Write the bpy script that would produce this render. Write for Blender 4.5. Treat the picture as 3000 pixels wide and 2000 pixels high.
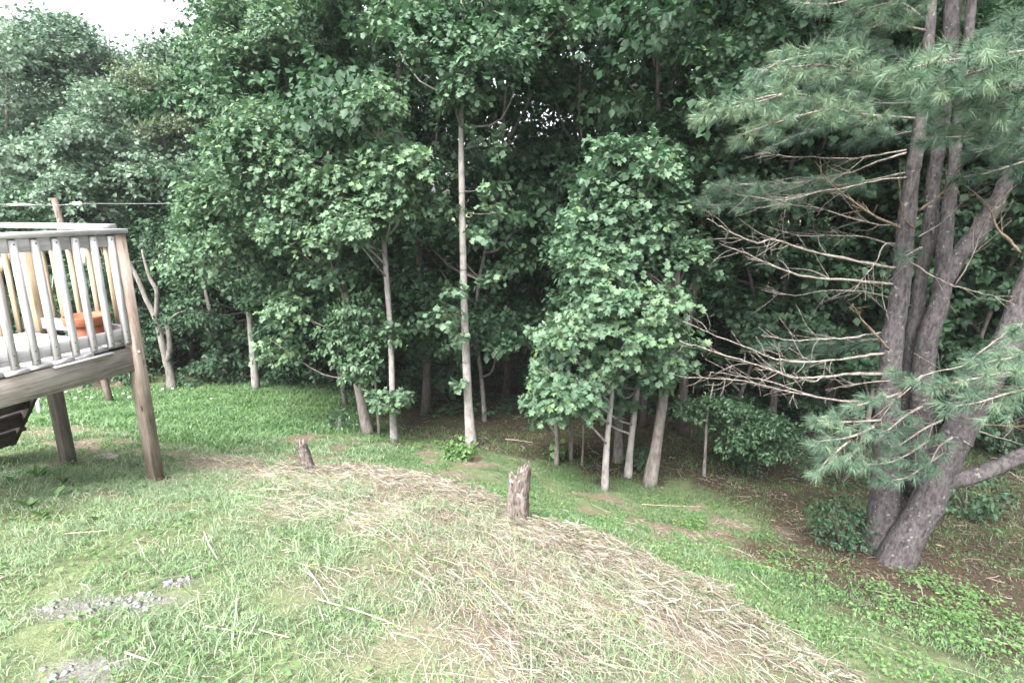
import bpy, math, random
import numpy as np

# ------------------------------------------------------------------ clearing
for o in list(bpy.data.objects):
    bpy.data.objects.remove(o)
SC = bpy.context.scene
COL = SC.collection
rng = np.random.default_rng(7)
random.seed(7)
PI = math.pi

# ------------------------------------------------------------------ camera
EYE = np.array([0.0, 0.0, 1.65])
FPX = 1630.0                       # focal length in pixels of the 3000 px wide photograph
PITCH = math.radians(13.6)
cam_d = bpy.data.cameras.new('camera')
cam_d.sensor_width = 36.0
cam_d.lens = FPX / 3000.0 * 36.0
cam_d.clip_start = 0.05
cam_d.clip_end = 1500.0
cam = bpy.data.objects.new('camera', cam_d)
COL.objects.link(cam)
cam.location = EYE
cam.rotation_euler = (PI / 2 - PITCH, 0, 0)
SC.camera = cam

# ------------------------------------------------------------------ sky, sun, exposure
SUN_EL, SUN_AZ = math.radians(54), math.radians(202)     # behind the camera, to the left
w = bpy.data.worlds.new('World')
SC.world = w
w.use_nodes = True
nt = w.node_tree
nt.nodes.clear()
sky = nt.nodes.new('ShaderNodeTexSky')
sky.sky_type = 'NISHITA'
sky.sun_disc = False
sky.sun_elevation = SUN_EL
sky.sun_rotation = SUN_AZ
sky.air_density = 1.0
sky.dust_density = 6.0
sky.ozone_density = 1.0
hs = nt.nodes.new('ShaderNodeHueSaturation')
hs.inputs['Saturation'].default_value = 0.28
bg = nt.nodes.new('ShaderNodeBackground')
bg.inputs['Strength'].default_value = 0.15
wo = nt.nodes.new('ShaderNodeOutputWorld')
nt.links.new(sky.outputs[0], hs.inputs['Color'])
nt.links.new(hs.outputs[0], bg.inputs['Color'])
nt.links.new(bg.outputs[0], wo.inputs['Surface'])

sd = bpy.data.lights.new('sun', 'SUN')
sd.energy = 1.5
sd.angle = math.radians(40)
sd.color = (1.0, 0.97, 0.92)
sun = bpy.data.objects.new('sun', sd)
COL.objects.link(sun)
# direction towards the sun (rotation measured like the sky texture's: from +Y clockwise)
sx, sy, sz = math.sin(SUN_AZ) * math.cos(SUN_EL), math.cos(SUN_AZ) * math.cos(SUN_EL), math.sin(SUN_EL)
from mathutils import Vector
sun.rotation_euler = Vector((sx, sy, sz)).to_track_quat('Z', 'Y').to_euler()
sun.location = (sx * 30, sy * 30, sz * 30)

SC.view_settings.view_transform = 'Standard'
SC.view_settings.look = 'None'
SC.view_settings.exposure = 2.6
SC.view_settings.gamma = 1.0
SC.view_settings.use_curve_mapping = False
SC.render.engine = 'CYCLES'
SC.cycles.max_bounces = 6
SC.cycles.diffuse_bounces = 3
SC.cycles.glossy_bounces = 2
SC.cycles.transmission_bounces = 4
SC.cycles.transparent_max_bounces = 4
SC.cycles.use_denoising = True
SC.cycles.caustics_reflective = False
SC.cycles.caustics_refractive = False

# ------------------------------------------------------------------ pixel -> world helpers (for calibrating places)
CP, SP = math.cos(PITCH), math.sin(PITCH)


def ray(u, v):
    x = (u - 1500.0) / FPX
    y = (v - 1000.0) / FPX
    return np.array([x, CP - y * SP, -SP - y * CP])


def P(u, v, Y):
    d = ray(u, v)
    return EYE + d * (Y / d[1])


def px_size(Y, v=600):
    """metres per photograph pixel at forward distance Y"""
    return Y / ray(1500, v)[1] / FPX


def drop_pt(u, v, drop):
    d = ray(u, v)
    t = drop / -d[2]
    p = EYE + d * t
    return (p[0], p[1], p[2])


# ------------------------------------------------------------------ terrain
CTRL = [drop_pt(*a) for a in (
    (100, 1950, 1.70), (1500, 1980, 1.74), (900, 1980, 1.70), (2300, 1900, 2.15), (2900, 1900, 2.62),
    (2000, 1700, 2.32), (1510, 1525, 2.33), (905, 1385, 2.42), (450, 1412, 2.28), (190, 1365, 2.30), (0, 1500, 1.98),
    (1000, 1350, 2.72), (600, 1285, 2.68), (150, 1250, 2.55), (0, 1280, 2.45), (1700, 1500, 2.88), (1380, 1390, 2.92),
    (1380, 1305, 3.36), (1155, 1300, 3.25), (1775, 1400, 3.38), (2063, 1395, 3.55), (2600, 1640, 3.2), (2300, 1650, 3.05),
    (500, 1138, 3.5), (200, 1120, 3.45), (800, 1120, 3.55), (325, 1180, 3.3), (1075, 1262, 3.42),
    (1550, 1200, 3.65), (1450, 1150, 3.85), (2200, 1320, 3.75), (2900, 1450, 3.9), (2900, 1650, 3.5), (700, 1200, 3.2))]
CTRL += [(0, 0, 0.02), (-3, 0.3, 0.05), (-4.5, 2.0, -0.25), (3, 0.5, -0.35), (0, -3, 0.25), (-5, -3, 0.3), (5, -3, -0.3),
         (-9, 16, -2.4), (0, 16, -2.6), (9, 15, -2.7), (12, 8, -2.7), (-9, 4, -0.9)]
CTRL = np.array(CTRL)


def _tps(r2):
    return 0.5 * r2 * np.log(r2 + 1e-9)


_n = len(CTRL)
_K = _tps(((CTRL[:, None, :2] - CTRL[None, :, :2]) ** 2).sum(-1)) + np.eye(_n) * 0.12
_A = np.zeros((_n + 3, _n + 3))
_A[:_n, :_n] = _K
_A[:_n, _n] = 1
_A[:_n, _n + 1:] = CTRL[:, :2]
_A[_n, :_n] = 1
_A[_n + 1:, :_n] = CTRL[:, :2].T
_W = np.linalg.solve(_A, np.concatenate([CTRL[:, 2], [0, 0, 0]]))


def vnoise(x, y, s, seed=0):
    """smooth value noise, -1..1"""
    x = np.asarray(x, float) / s + 57.3 + seed * 13.1
    y = np.asarray(y, float) / s + 91.7 + seed * 7.7
    xi, yi = np.floor(x), np.floor(y)
    fx, fy = x - xi, y - yi
    fx, fy = fx * fx * (3 - 2 * fx), fy * fy * (3 - 2 * fy)

    def h(a, b):
        q = np.sin(a * 127.1 + b * 311.7 + seed * 74.7) * 43758.5453
        return q - np.floor(q)
    r = (h(xi, yi) * (1 - fx) + h(xi + 1, yi) * fx) * (1 - fy) + (h(xi, yi + 1) * (1 - fx) + h(xi + 1, yi + 1) * fx) * fy
    return r * 2 - 1


def G(x, y):
    x = np.asarray(x, float)
    y = np.asarray(y, float)
    sh = x.shape
    x, y = x.ravel(), y.ravel()
    cx, cy = np.clip(x, -10, 12), np.clip(y, -3, 16)
    r2 = (cx[:, None] - CTRL[None, :, 0]) ** 2 + (cy[:, None] - CTRL[None, :, 1]) ** 2
    z = _tps(r2) @ _W[:_n] + _W[_n] + cx * _W[_n + 1] + cy * _W[_n + 2]
    d = np.hypot(x - cx, y - cy)
    z = z + 0.03 * np.minimum(d, 40) * (y > 10)
    z = z + 0.025 * vnoise(x, y, 0.9, 1) + 0.012 * vnoise(x, y, 0.3, 2)
    return z.reshape(sh)


def g1(x, y):
    return float(G(np.array([x]), np.array([y]))[0])


def PG(u, v):
    """where the ray through a pixel meets the ground"""
    d = ray(u, v)
    ts = np.concatenate([np.arange(1.2, 14, 0.03), np.arange(14, 60, 0.3)])
    p = EYE[None] + ts[:, None] * d[None]
    g = G(p[:, 0], p[:, 1])
    i = np.nonzero(p[:, 2] <= g)[0]
    k = i[0] if len(i) else len(ts) - 1
    q = p[k]
    return np.array([q[0], q[1], g[k]])


def poly_world(pts):
    return np.array([PG(u, v)[:2] for u, v in pts])


def in_poly(x, y, poly):
    x = np.asarray(x)
    y = np.asarray(y)
    ins = np.zeros(x.shape, bool)
    n = len(poly)
    j = n - 1
    for i in range(n):
        xi, yi = poly[i]
        xj, yj = poly[j]
        c = ((yi > y) != (yj > y)) & (x < (xj - xi) * (y - yi) / (yj - yi + 1e-12) + xi)
        ins ^= c
        j = i
    return ins


def poly_dist(x, y, poly):
    """signed distance, positive inside"""
    x = np.asarray(x, float)
    y = np.asarray(y, float)
    d = np.full(x.shape, 1e9)
    n = len(poly)
    for i in range(n):
        ax, ay = poly[i]
        bx, by = poly[(i + 1) % n]
        ex, ey = bx - ax, by - ay
        t = np.clip(((x - ax) * ex + (y - ay) * ey) / (ex * ex + ey * ey + 1e-12), 0, 1)
        d = np.minimum(d, np.hypot(x - ax - t * ex, y - ay - t * ey))
    return np.where(in_poly(x, y, poly), d, -d)


HAY = poly_world([(600, 1345), (760, 1345), (900, 1390), (1060, 1372), (1200, 1392), (1420, 1455), (1520, 1525), (1700, 1560), (1900, 1650),
                  (2080, 1745), (2250, 1850), (2440, 1990), (2440, 1999), (1330, 1999), (1270, 1900), (1180, 1750), (1060, 1610), (900, 1500), (700, 1420)])
LUSH = poly_world([(-200, 1200), (330, 1135), (520, 1128), (700, 1118), (900, 1118), (1040, 1150), (1070, 1240), (1000, 1268), (830, 1268), (660, 1322), (450, 1300), (300, 1250), (-200, 1270)])
LITTER = np.vstack([poly_world([(1150, 1275), (1250, 1290), (1390, 1318), (1600, 1360), (1780, 1405), (2000, 1415), (2200, 1500), (2400, 1600), (2500, 1680), (2700, 1760), (3000, 1880)]),
                    np.array([[30, 3], [60, 20], [60, 80], [-60, 80], [-60, 12.2], [-6.5, 11.6], [-3.5, 11.0], [-2.3, 9.0]])])
PATH = np.vstack([poly_world([(700, 1330), (900, 1388), (1060, 1370), (1200, 1390), (1420, 1453), (1520, 1523), (1700, 1558), (1900, 1648), (2080, 1745), (2250, 1850), (2430, 1985)]),
                  np.array([[2.0, 1.2], [9, 1.2], [14, 9], [8, 14], [-4, 12], [-4, 6.0]])])


def pathm(x, y):
    return sstep(-.1, .12, poly_dist(x, y, PATH) + .08 * vnoise(x, y, .25, 15))


PINEBED = poly_world([(2150, 1580), (2350, 1600), (2560, 1560), (2800, 1590), (3000, 1720), (3100, 1999), (2900, 1960), (2600, 1830), (2400, 1740), (2250, 1660)])
GRAVEL = [(PG(390, 1775), 0.20, 0.035), (PG(190, 1788), 0.18, 0.04), (PG(240, 1975), 0.2, 0.035), (PG(530, 1705), .08, .02)]


def sstep(a, b, x):
    t = np.clip((x - a) / (b - a), 0, 1)
    return t * t * (3 - 2 * t)


def masks(x, y):
    nz = 0.10 * vnoise(x, y, 0.35, 5) + 0.05 * vnoise(x, y, 0.12, 6)
    hay = sstep(-0.42, 0.32, poly_dist(x, y, HAY) + nz * 1.8 + .22 * vnoise(x, y, .55, 7))
    hay = hay * (1 - sstep(-.12, .26, poly_dist(x, y, PATH) + 1.4 * nz))
    lush = sstep(-0.15, 0.15, poly_dist(x, y, LUSH) + nz)
    lit = sstep(-0.45, 0.35, poly_dist(x, y, LITTER) + nz * 2.2)
    pin = sstep(-0.35, 0.3, poly_dist(x, y, PINEBED) + nz * 2)
    gr = np.zeros(np.shape(x))
    for c, rx, ry in GRAVEL:
        q = np.hypot((x - c[0]) / rx, (y - c[1]) / (ry * 2.2))
        gr = np.maximum(gr, sstep(1.15, 0.6, q + nz * 1.5))
    # bare soil shows in long low patches over the mown path
    b = vnoise(x * 0.75 + y * 0.3, y * 1.5 - x * 0.5, 0.42, 9) + 0.6 * vnoise(x, y, 0.16, 10)
    bare = sstep(0.22, 0.6, b) * (1 - hay) * (1 - lush)
    near = sstep(2.45, 3.2, y + 0.25 * x * (x < 0) - 0.55 * x * (x > 0))
    bare = bare * np.clip(near, 0, 1)
    return hay, lush, lit, pin, gr, bare


# ------------------------------------------------------------------ mesh helpers
def link(name, me, mat=None, parent=None):
    o = bpy.data.objects.new(name, me)
    COL.objects.link(o)
    if mat is not None:
        me.materials.append(mat)
    if parent is not None:
        o.parent = parent
    return o


def mesh_np(name, V, loops, sizes, smooth=False, attrs=None):
    me = bpy.data.meshes.new(name)
    V = np.ascontiguousarray(V, np.float32)
    loops = np.ascontiguousarray(loops, np.int32)
    sizes = np.ascontiguousarray(sizes, np.int32)
    me.vertices.add(len(V))
    me.vertices.foreach_set('co', V.ravel())
    me.loops.add(len(loops))
    me.loops.foreach_set('vertex_index', loops)
    me.polygons.add(len(sizes))
    st = np.concatenate([[0], np.cumsum(sizes)[:-1]]).astype(np.int32)
    me.polygons.foreach_set('loop_start', st)
    me.polygons.foreach_set('loop_total', sizes)
    if smooth:
        me.polygons.foreach_set('use_smooth', np.ones(len(sizes), bool))
    me.update(calc_edges=True)
    if attrs:
        for k, a in attrs.items():
            a = np.asarray(a, np.float32)
            at = me.attributes.new(k, 'FLOAT', 'POINT')
            at.data.foreach_set('value', a)
    me.validate()
    return me


class MB:
    """collects simple solids; builds ONE mesh"""

    def __init__(self):
        self.V, self.L, self.S, self.n = [], [], [], 0

    def add(self, V, faces):
        V = np.asarray(V, float)
        for f in faces:
            self.L.extend(int(i) + self.n for i in f)
            self.S.append(len(f))
        self.V.append(V)
        self.n += len(V)

    def box(self, x0, x1, y0, y1, z0, z1, bev=0.0, jit=0.0):
        if bev <= 0:
            V = [(x0, y0, z0), (x1, y0, z0), (x1, y1, z0), (x0, y1, z0), (x0, y0, z1), (x1, y0, z1), (x1, y1, z1), (x0, y1, z1)]
            self.add(V, [(3, 2, 1, 0), (4, 5, 6, 7), (0, 1, 5, 4), (1, 2, 6, 5), (2, 3, 7, 6), (3, 0, 4, 7)])
            return
        # bevelled along the longest axis (an octagonal prism)
        d = (x1 - x0, y1 - y0, z1 - z0)
        ax = int(np.argmax(d))
        lo = (x0, y0, z0)
        hi = (x1, y1, z1)
        o = [i for i in range(3) if i != ax]
        a0, a1, b0, b1 = lo[o[0]], hi[o[0]], lo[o[1]], hi[o[1]]
        ring = [(a0 + bev, b0), (a1 - bev, b0), (a1, b0 + bev), (a1, b1 - bev), (a1 - bev, b1), (a0 + bev, b1), (a0, b1 - bev), (a0, b0 + bev)]
        V = []
        for e, s in ((lo[ax], 1), (hi[ax], 1)):
            for p, q in ring:
                v = [0, 0, 0]
                v[ax] = e
                v[o[0]] = p
                v[o[1]] = q
                V.append(v)
        F = [tuple((i, (i + 1) % 8, 8 + (i + 1) % 8, 8 + i)) for i in range(8)] + [tuple(range(7, -1, -1)), tuple(range(8, 16))]
        if ax == 1:
            F = [tuple(reversed(f)) for f in F]
        self.add(V, F)

    def tube(self, pts, rad, n=8, cap=True, wob=0.0, r=None):
        pts = np.asarray(pts, float)
        rad = np.broadcast_to(np.asarray(rad, float), (len(pts),))
        m = len(pts)
        T = np.gradient(pts, axis=0)
        T /= np.linalg.norm(T, axis=1)[:, None] + 1e-12
        ref = np.array([1.0, 0.0, 0.0]) if abs(T[0][0]) < 0.8 else np.array([0, 1.0, 0])
        A = np.cross(T, ref)
        A /= np.linalg.norm(A, axis=1)[:, None] + 1e-12
        B = np.cross(T, A)
        th = np.arange(n) * 2 * PI / n
        R = rad[:, None] * np.ones(n)[None]
        if wob:
            R = R * (1 + wob * (r or rng).standard_normal((m, n)))
        V = pts[:, None, :] + R[:, :, None] * (np.cos(th)[None, :, None] * A[:, None, :] + np.sin(th)[None, :, None] * B[:, None, :])
        V = V.reshape(-1, 3)
        F = []
        for i in range(m - 1):
            for k in range(n):
                F.append((i * n + k, i * n + (k + 1) % n, (i + 1) * n + (k + 1) % n, (i + 1) * n + k))
        if cap:
            F.append(tuple(range(n - 1, -1, -1)))
            F.append(tuple((m - 1) * n + k for k in range(n)))
        self.add(V, F)

    def lathe(self, prof, c=(0, 0, 0), n=28):
        V = []
        for r, z in prof:
            for k in range(n):
                a = 2 * PI * k / n
                V.append((c[0] + r * math.cos(a), c[1] + r * math.sin(a), c[2] + z))
        F = []
        m = len(prof)
        for i in range(m - 1):
            for k in range(n):
                F.append((i * n + k, i * n + (k + 1) % n, (i + 1) * n + (k + 1) % n, (i + 1) * n + k))
        self.add(V, F)

    def build(self, name, mat=None, parent=None, smooth=False, off=None):
        V = np.vstack(self.V)
        if off is not None:
            V = V - np.asarray(off)
        return link(name, mesh_np(name, V, self.L, self.S, smooth), mat, parent)


def smooth_path(pts, k=4):
    """Catmull-Rom through the points (rows may carry radius as 4th column)"""
    p = np.asarray(pts, float)
    p = np.vstack([2 * p[0] - p[1], p, 2 * p[-1] - p[-2]])
    out = []
    for i in range(1, len(p) - 2):
        for t in np.linspace(0, 1, k, endpoint=False):
            a, b, c, d = p[i - 1], p[i], p[i + 1], p[i + 2]
            out.append(0.5 * ((2 * b) + (-a + c) * t + (2 * a - 5 * b + 4 * c - d) * t * t + (-a + 3 * b - 3 * c + d) * t ** 3))
    out.append(p[-2])
    return np.array(out)


def empty(name, loc, label=None, cat=None, group=None, rz=0.0):
    o = bpy.data.objects.new(name, None)
    o.empty_display_size = 0.1
    COL.objects.link(o)
    o.location = [float(c) for c in loc]
    o.rotation_euler = (0, 0, rz)
    return tag(o, label, cat, group)


def tag(o, label=None, cat=None, group=None, kind=None):
    if label:
        o['label'] = label
    if cat:
        o['category'] = cat
    if group:
        o['group'] = group
    if kind:
        o['kind'] = kind
    return o


# ------------------------------------------------------------------ materials
def new_mat(name):
    m = bpy.data.materials.new(name)
    m.use_nodes = True
    t = m.node_tree
    t.nodes.clear()
    out = t.nodes.new('ShaderNodeOutputMaterial')
    return m, t, out


def N(t, typ, **kw):
    n = t.nodes.new(typ)
    for k, v in kw.items():
        if k.startswith('_'):
            setattr(n, k[1:], v)
        else:
            n.inputs[k.replace('__', ' ')].default_value = v
    return n


def ramp(t, src, stops):
    r = t.nodes.new('ShaderNodeValToRGB')
    el = r.color_ramp.elements
    while len(el) > len(stops):
        el.remove(el[-1])
    while len(el) < len(stops):
        el.new(0.5)
    for e, (p, c) in zip(el, stops):
        e.position = p
        e.color = (*c, 1) if len(c) == 3 else c
    t.links.new(src, r.inputs[0])
    return r


def leaf_mat(name, stops, trans=0.3, rough=0.42, spec=0.5):
    m, t, out = new_mat(name)
    at = N(t, 'ShaderNodeAttribute', _attribute_name='var')
    r = ramp(t, at.outputs['Fac'], stops)
    p = N(t, 'ShaderNodeBsdfPrincipled', Roughness=rough)
    p.inputs['Specular IOR Level'].default_value = spec
    t.links.new(r.outputs[0], p.inputs['Base Color'])
    tr = N(t, 'ShaderNodeBsdfTranslucent')
    hs = N(t, 'ShaderNodeHueSaturation', Saturation=1.25, Value=1.25, Hue=0.485)
    t.links.new(r.outputs[0], hs.inputs['Color'])
    t.links.new(hs.outputs[0], tr.inputs['Color'])
    mx = N(t, 'ShaderNodeMixShader')
    mx.inputs[0].default_value = trans
    t.links.new(p.outputs[0], mx.inputs[1])
    t.links.new(tr.outputs[0], mx.inputs[2])
    t.links.new(mx.outputs[0], out.inputs['Surface'])
    return m


def bark_mat(name, dark, mid, light, scale=14, stretch=0.25, spots=0.0, rings=0.0, bump=0.5):
    m, t, out = new_mat(name)
    tc = N(t, 'ShaderNodeTexCoord')
    mp = N(t, 'ShaderNodeMapping')
    mp.inputs['Scale'].default_value = (1, 1, stretch)
    t.links.new(tc.outputs['Object'], mp.inputs['Vector'])
    n1 = N(t, 'ShaderNodeTexNoise', Scale=scale, Detail=6.0, Roughness=0.65)
    t.links.new(mp.outputs[0], n1.inputs['Vector'])
    vo = N(t, 'ShaderNodeTexVoronoi', Scale=scale * 2.2)
    t.links.new(mp.outputs[0], vo.inputs['Vector'])
    ad = N(t, 'ShaderNodeMath', _operation='MULTIPLY_ADD')
    ad.inputs[1].default_value = 0.35
    t.links.new(vo.outputs['Distance'], ad.inputs[0])
    t.links.new(n1.outputs['Fac'], ad.inputs[2])
    r = ramp(t, ad.outputs[0], [(0.32, dark), (0.55, mid), (0.8, light)])
    col = r.outputs[0]
    if rings:
        mp2 = N(t, 'ShaderNodeMapping')
        mp2.inputs['Scale'].default_value = (1.2, 1.2, 9)
        t.links.new(tc.outputs['Object'], mp2.inputs['Vector'])
        n2 = N(t, 'ShaderNodeTexNoise', Scale=1.6, Detail=3.0, Roughness=0.6)
        t.links.new(mp2.outputs[0], n2.inputs['Vector'])
        r2 = ramp(t, n2.outputs['Fac'], [(0.60, (0, 0, 0)), (0.70, (1, 1, 1))])
        mm = N(t, 'ShaderNodeMix', _data_type='RGBA')
        mu = N(t, 'ShaderNodeMath', _operation='MULTIPLY')
        mu.inputs[1].default_value = rings
        t.links.new(r2.outputs[0], mu.inputs[0])
        t.links.new(mu.outputs[0], mm.inputs[0])
        t.links.new(col, mm.inputs[6])
        mm.inputs[7].default_value = (*dark, 1)
        col = mm.outputs[2]
    if spots:
        n3 = N(t, 'ShaderNodeTexNoise', Scale=26.0, Detail=2.0)
        t.links.new(tc.outputs['Object'], n3.inputs['Vector'])
        r3 = ramp(t, n3.outputs['Fac'], [(0.64, (0, 0, 0)), (0.70, (1, 1, 1))])
        mm = N(t, 'ShaderNodeMix', _data_type='RGBA')
        mu = N(t, 'ShaderNodeMath', _operation='MULTIPLY')
        mu.inputs[1].default_value = spots
        t.links.new(r3.outputs[0], mu.inputs[0])
        t.links.new(mu.outputs[0], mm.inputs[0])
        t.links.new(col, mm.inputs[6])
        mm.inputs[7].default_value = (0.24, 0.265, 0.235, 1)
        col = mm.outputs[2]
    p = N(t, 'ShaderNodeBsdfPrincipled', Roughness=0.9)
    p.inputs['Specular IOR Level'].default_value = 0.2
    t.links.new(col, p.inputs['Base Color'])
    if bump:
        b = N(t, 'ShaderNodeBump', Strength=bump, Distance=0.01)
        t.links.new(ad.outputs[0], b.inputs['Height'])
        t.links.new(b.outputs[0], p.inputs['Normal'])
    t.links.new(p.outputs[0], out.inputs['Surface'])
    return m


def wood_mat(name, axis, dark, mid, light, knots=True):
    """weathered board; grain runs along one local axis"""
    m, t, out = new_mat(name)
    tc = N(t, 'ShaderNodeTexCoord')
    oi = N(t, 'ShaderNodeObjectInfo')
    va = N(t, 'ShaderNodeVectorMath', _operation='SCALE')
    cmb = N(t, 'ShaderNodeCombineXYZ')
    for i in range(3):
        t.links.new(oi.outputs['Random'], cmb.inputs[i])
    t.links.new(cmb.outputs[0], va.inputs[0])
    va.inputs['Scale'].default_value = 37.0
    ad = N(t, 'ShaderNodeVectorMath', _operation='ADD')
    t.links.new(tc.outputs['Object'], ad.inputs[0])
    t.links.new(va.outputs[0], ad.inputs[1])
    mp = N(t, 'ShaderNodeMapping')
    s = [1, 1, 1]
    s[axis] = 0.06
    mp.inputs['Scale'].default_value = s
    t.links.new(ad.outputs[0], mp.inputs['Vector'])
    n1 = N(t, 'ShaderNodeTexNoise', Scale=55.0, Detail=5.0, Roughness=0.6, Distortion=0.6)
    t.links.new(mp.outputs[0], n1.inputs['Vector'])
    mp2 = N(t, 'ShaderNodeMapping')
    s2 = [1, 1, 1]
    s2[axis] = 0.35
    mp2.inputs['Scale'].default_value = s2
    t.links.new(ad.outputs[0], mp2.inputs['Vector'])
    n2 = N(t, 'ShaderNodeTexNoise', Scale=9.0, Detail=3.0, Roughness=0.6)
    t.links.new(mp2.outputs[0], n2.inputs['Vector'])
    mix = N(t, 'ShaderNodeMath', _operation='MULTIPLY_ADD')
    mix.inputs[1].default_value = 0.55
    t.links.new(n2.outputs['Fac'], mix.inputs[0])
    hv = N(t, 'ShaderNodeMath', _operation='MULTIPLY')
    hv.inputs[1].default_value = 0.55
    t.links.new(n1.outputs['Fac'], hv.inputs[0])
    t.links.new(hv.outputs[0], mix.inputs[2])
    r = ramp(t, mix.outputs[0], [(0.36, dark), (0.52, mid), (0.68, light)])
    col = r.outputs[0]
    if knots:
        vo = N(t, 'ShaderNodeTexVoronoi', Scale=4.5)
        mp3 = N(t, 'ShaderNodeMapping')
        s3 = [1.6, 1.6, 1.6]
        s3[axis] = 0.6
        mp3.inputs['Scale'].default_value = s3
        t.links.new(ad.outputs[0], mp3.inputs['Vector'])
        t.links.new(mp3.outputs[0], vo.inputs['Vector'])
        rk = ramp(t, vo.outputs['Distance'], [(0.06, (1, 1, 1)), (0.11, (0, 0, 0))])
        mm = N(t, 'ShaderNodeMix', _data_type='RGBA')
        t.links.new(rk.outputs[0], mm.inputs[0])
        t.links.new(col, mm.inputs[6])
        mm.inputs[7].default_value = (dark[0] * 0.5, dark[1] * 0.45, dark[2] * 0.45, 1)
        col = mm.outputs[2]
    p = N(t, 'ShaderNodeBsdfPrincipled', Roughness=0.85)
    p.inputs['Specular IOR Level'].default_value = 0.25
    t.links.new(col, p.inputs['Base Color'])
    b = N(t, 'ShaderNodeBump', Strength=0.35, Distance=0.004)
    t.links.new(n1.outputs['Fac'], b.inputs['Height'])
    t.links.new(b.outputs[0], p.inputs['Normal'])
    t.links.new(p.outputs[0], out.inputs['Surface'])
    return m


def plain_mat(name, c, rough=0.6, c2=None, scale=12, spec=0.3, metal=0.0):
    m, t, out = new_mat(name)
    p = N(t, 'ShaderNodeBsdfPrincipled', Roughness=rough, Metallic=metal)
    p.inputs['Specular IOR Level'].default_value = spec
    tc = N(t, 'ShaderNodeTexCoord')
    n = N(t, 'ShaderNodeTexNoise', Scale=float(scale), Detail=5.0, Roughness=0.65)
    t.links.new(tc.outputs['Object'], n.inputs['Vector'])
    c2 = c2 or tuple(x * 0.8 for x in c)
    r = ramp(t, n.outputs['Fac'], [(0.35, c2), (0.65, c)])
    t.links.new(r.outputs[0], p.inputs['Base Color'])
    t.links.new(p.outputs[0], out.inputs['Surface'])
    return m


M = {}
M['maple'] = leaf_mat('maple leaf', [(0.0, (0.038, 0.078, 0.046)), (0.5, (0.072, 0.130, 0.078)), (0.85, (0.108, 0.172, 0.098)), (0.97, (0.125, 0.205, 0.085)), (1.0, (0.17, 0.235, 0.085))], 0.30, 0.52, 0.28)
M['maple_dark'] = leaf_mat('shade-darkened leaf', [(0.0, (0.020, 0.047, 0.026)), (0.6, (0.036, 0.076, 0.040)), (1.0, (0.064, 0.118, 0.054))], 0.28, 0.52, 0.25)  # darker copy of the maple leaf, woodland shade put into the colour
M['far_leaf'] = leaf_mat('far leaf', [(0.0, (0.058, 0.100, 0.068)), (0.6, (0.102, 0.158, 0.108)), (1.0, (0.15, 0.21, 0.138))], 0.3, 0.5, 0.35)  # pale bluish haze mixed into the leaf colour
M['yellow_leaf'] = leaf_mat('olive leaf', [(0.0, (0.06, 0.092, 0.05)), (0.6, (0.10, 0.142, 0.078)), (1.0, (0.16, 0.20, 0.11))], 0.3, 0.45, 0.4)
M['ash'] = leaf_mat('ash leaf', [(0.0, (0.032, 0.068, 0.034)), (0.6, (0.05, 0.10, 0.048)), (1.0, (0.08, 0.14, 0.06))], 0.22, 0.48, 0.4)
M['weed'] = leaf_mat('weed leaf', [(0.0, (0.05, 0.10, 0.036)), (0.5, (0.082, 0.155, 0.052)), (1.0, (0.145, 0.23, 0.08))], 0.3, 0.5, 0.3)
M['grass'] = leaf_mat('grass blade', [(0.0, (0.085, 0.13, 0.072)), (0.45, (0.15, 0.218, 0.122)), (0.75, (0.21, 0.285, 0.165)), (0.9, (0.265, 0.32, 0.19)), (1.0, (0.31, 0.295, 0.22))], 0.3, 0.5, 0.3)
M['lawn'] = leaf_mat('lawn blade', [(0.0, (0.042, 0.090, 0.036)), (0.5, (0.074, 0.142, 0.056)), (1.0, (0.125, 0.205, 0.09))], 0.3, 0.5, 0.3)
M['straw'] = leaf_mat('straw', [(0.0, (0.085, 0.066, 0.05)), (0.25, (0.165, 0.14, 0.112)), (0.6, (0.265, 0.24, 0.198)), (0.9, (0.38, 0.355, 0.31)), (0.97, (0.34, 0.29, 0.13)), (1.0, (0.31, 0.24, 0.08))], 0.15, 0.6, 0.3)
M['litter'] = leaf_mat('leaf litter', [(0.0, (0.03, 0.021, 0.015)), (0.5, (0.062, 0.043, 0.030)), (0.9, (0.105, 0.075, 0.053)), (1.0, (0.22, 0.18, 0.14))], 0.05, 0.7, 0.2)
M['needle'] = leaf_mat('pine needle', [(0.0, (0.018, 0.042, 0.030)), (0.4, (0.052, 0.098, 0.068)), (0.75, (0.12, 0.19, 0.125)), (1.0, (0.19, 0.25, 0.15))], 0.2, 0.5, 0.35)
M['fern'] = leaf_mat('fern frond', [(0.0, (0.09, 0.17, 0.04)), (1.0, (0.17, 0.27, 0.075))], 0.35, 0.5, 0.3)
M['pale_bark'] = bark_mat('pale smooth bark', (0.05, 0.043, 0.038), (0.17, 0.158, 0.148), (0.245, 0.232, 0.224), 10, 0.5, 0.15, 0.75, 0.25)
M['grey_bark'] = bark_mat('grey bark', (0.04, 0.033, 0.029), (0.095, 0.083, 0.075), (0.165, 0.15, 0.138), 14, 0.3, 0.25, 0.3, 0.5)
M['dark_bark'] = bark_mat('dark bark', (0.016, 0.013, 0.012), (0.036, 0.031, 0.028), (0.075, 0.065, 0.058), 14, 0.25, 0.1, 0.0, 0.5)
M['pine_bark'] = bark_mat('pine bark', (0.010, 0.0085, 0.0085), (0.032, 0.028, 0.029), (0.068, 0.061, 0.063), 22, 0.45, 0.38, 0.5, 1.0)  # bark darkened further, shade on the stems put into its colour
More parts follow.
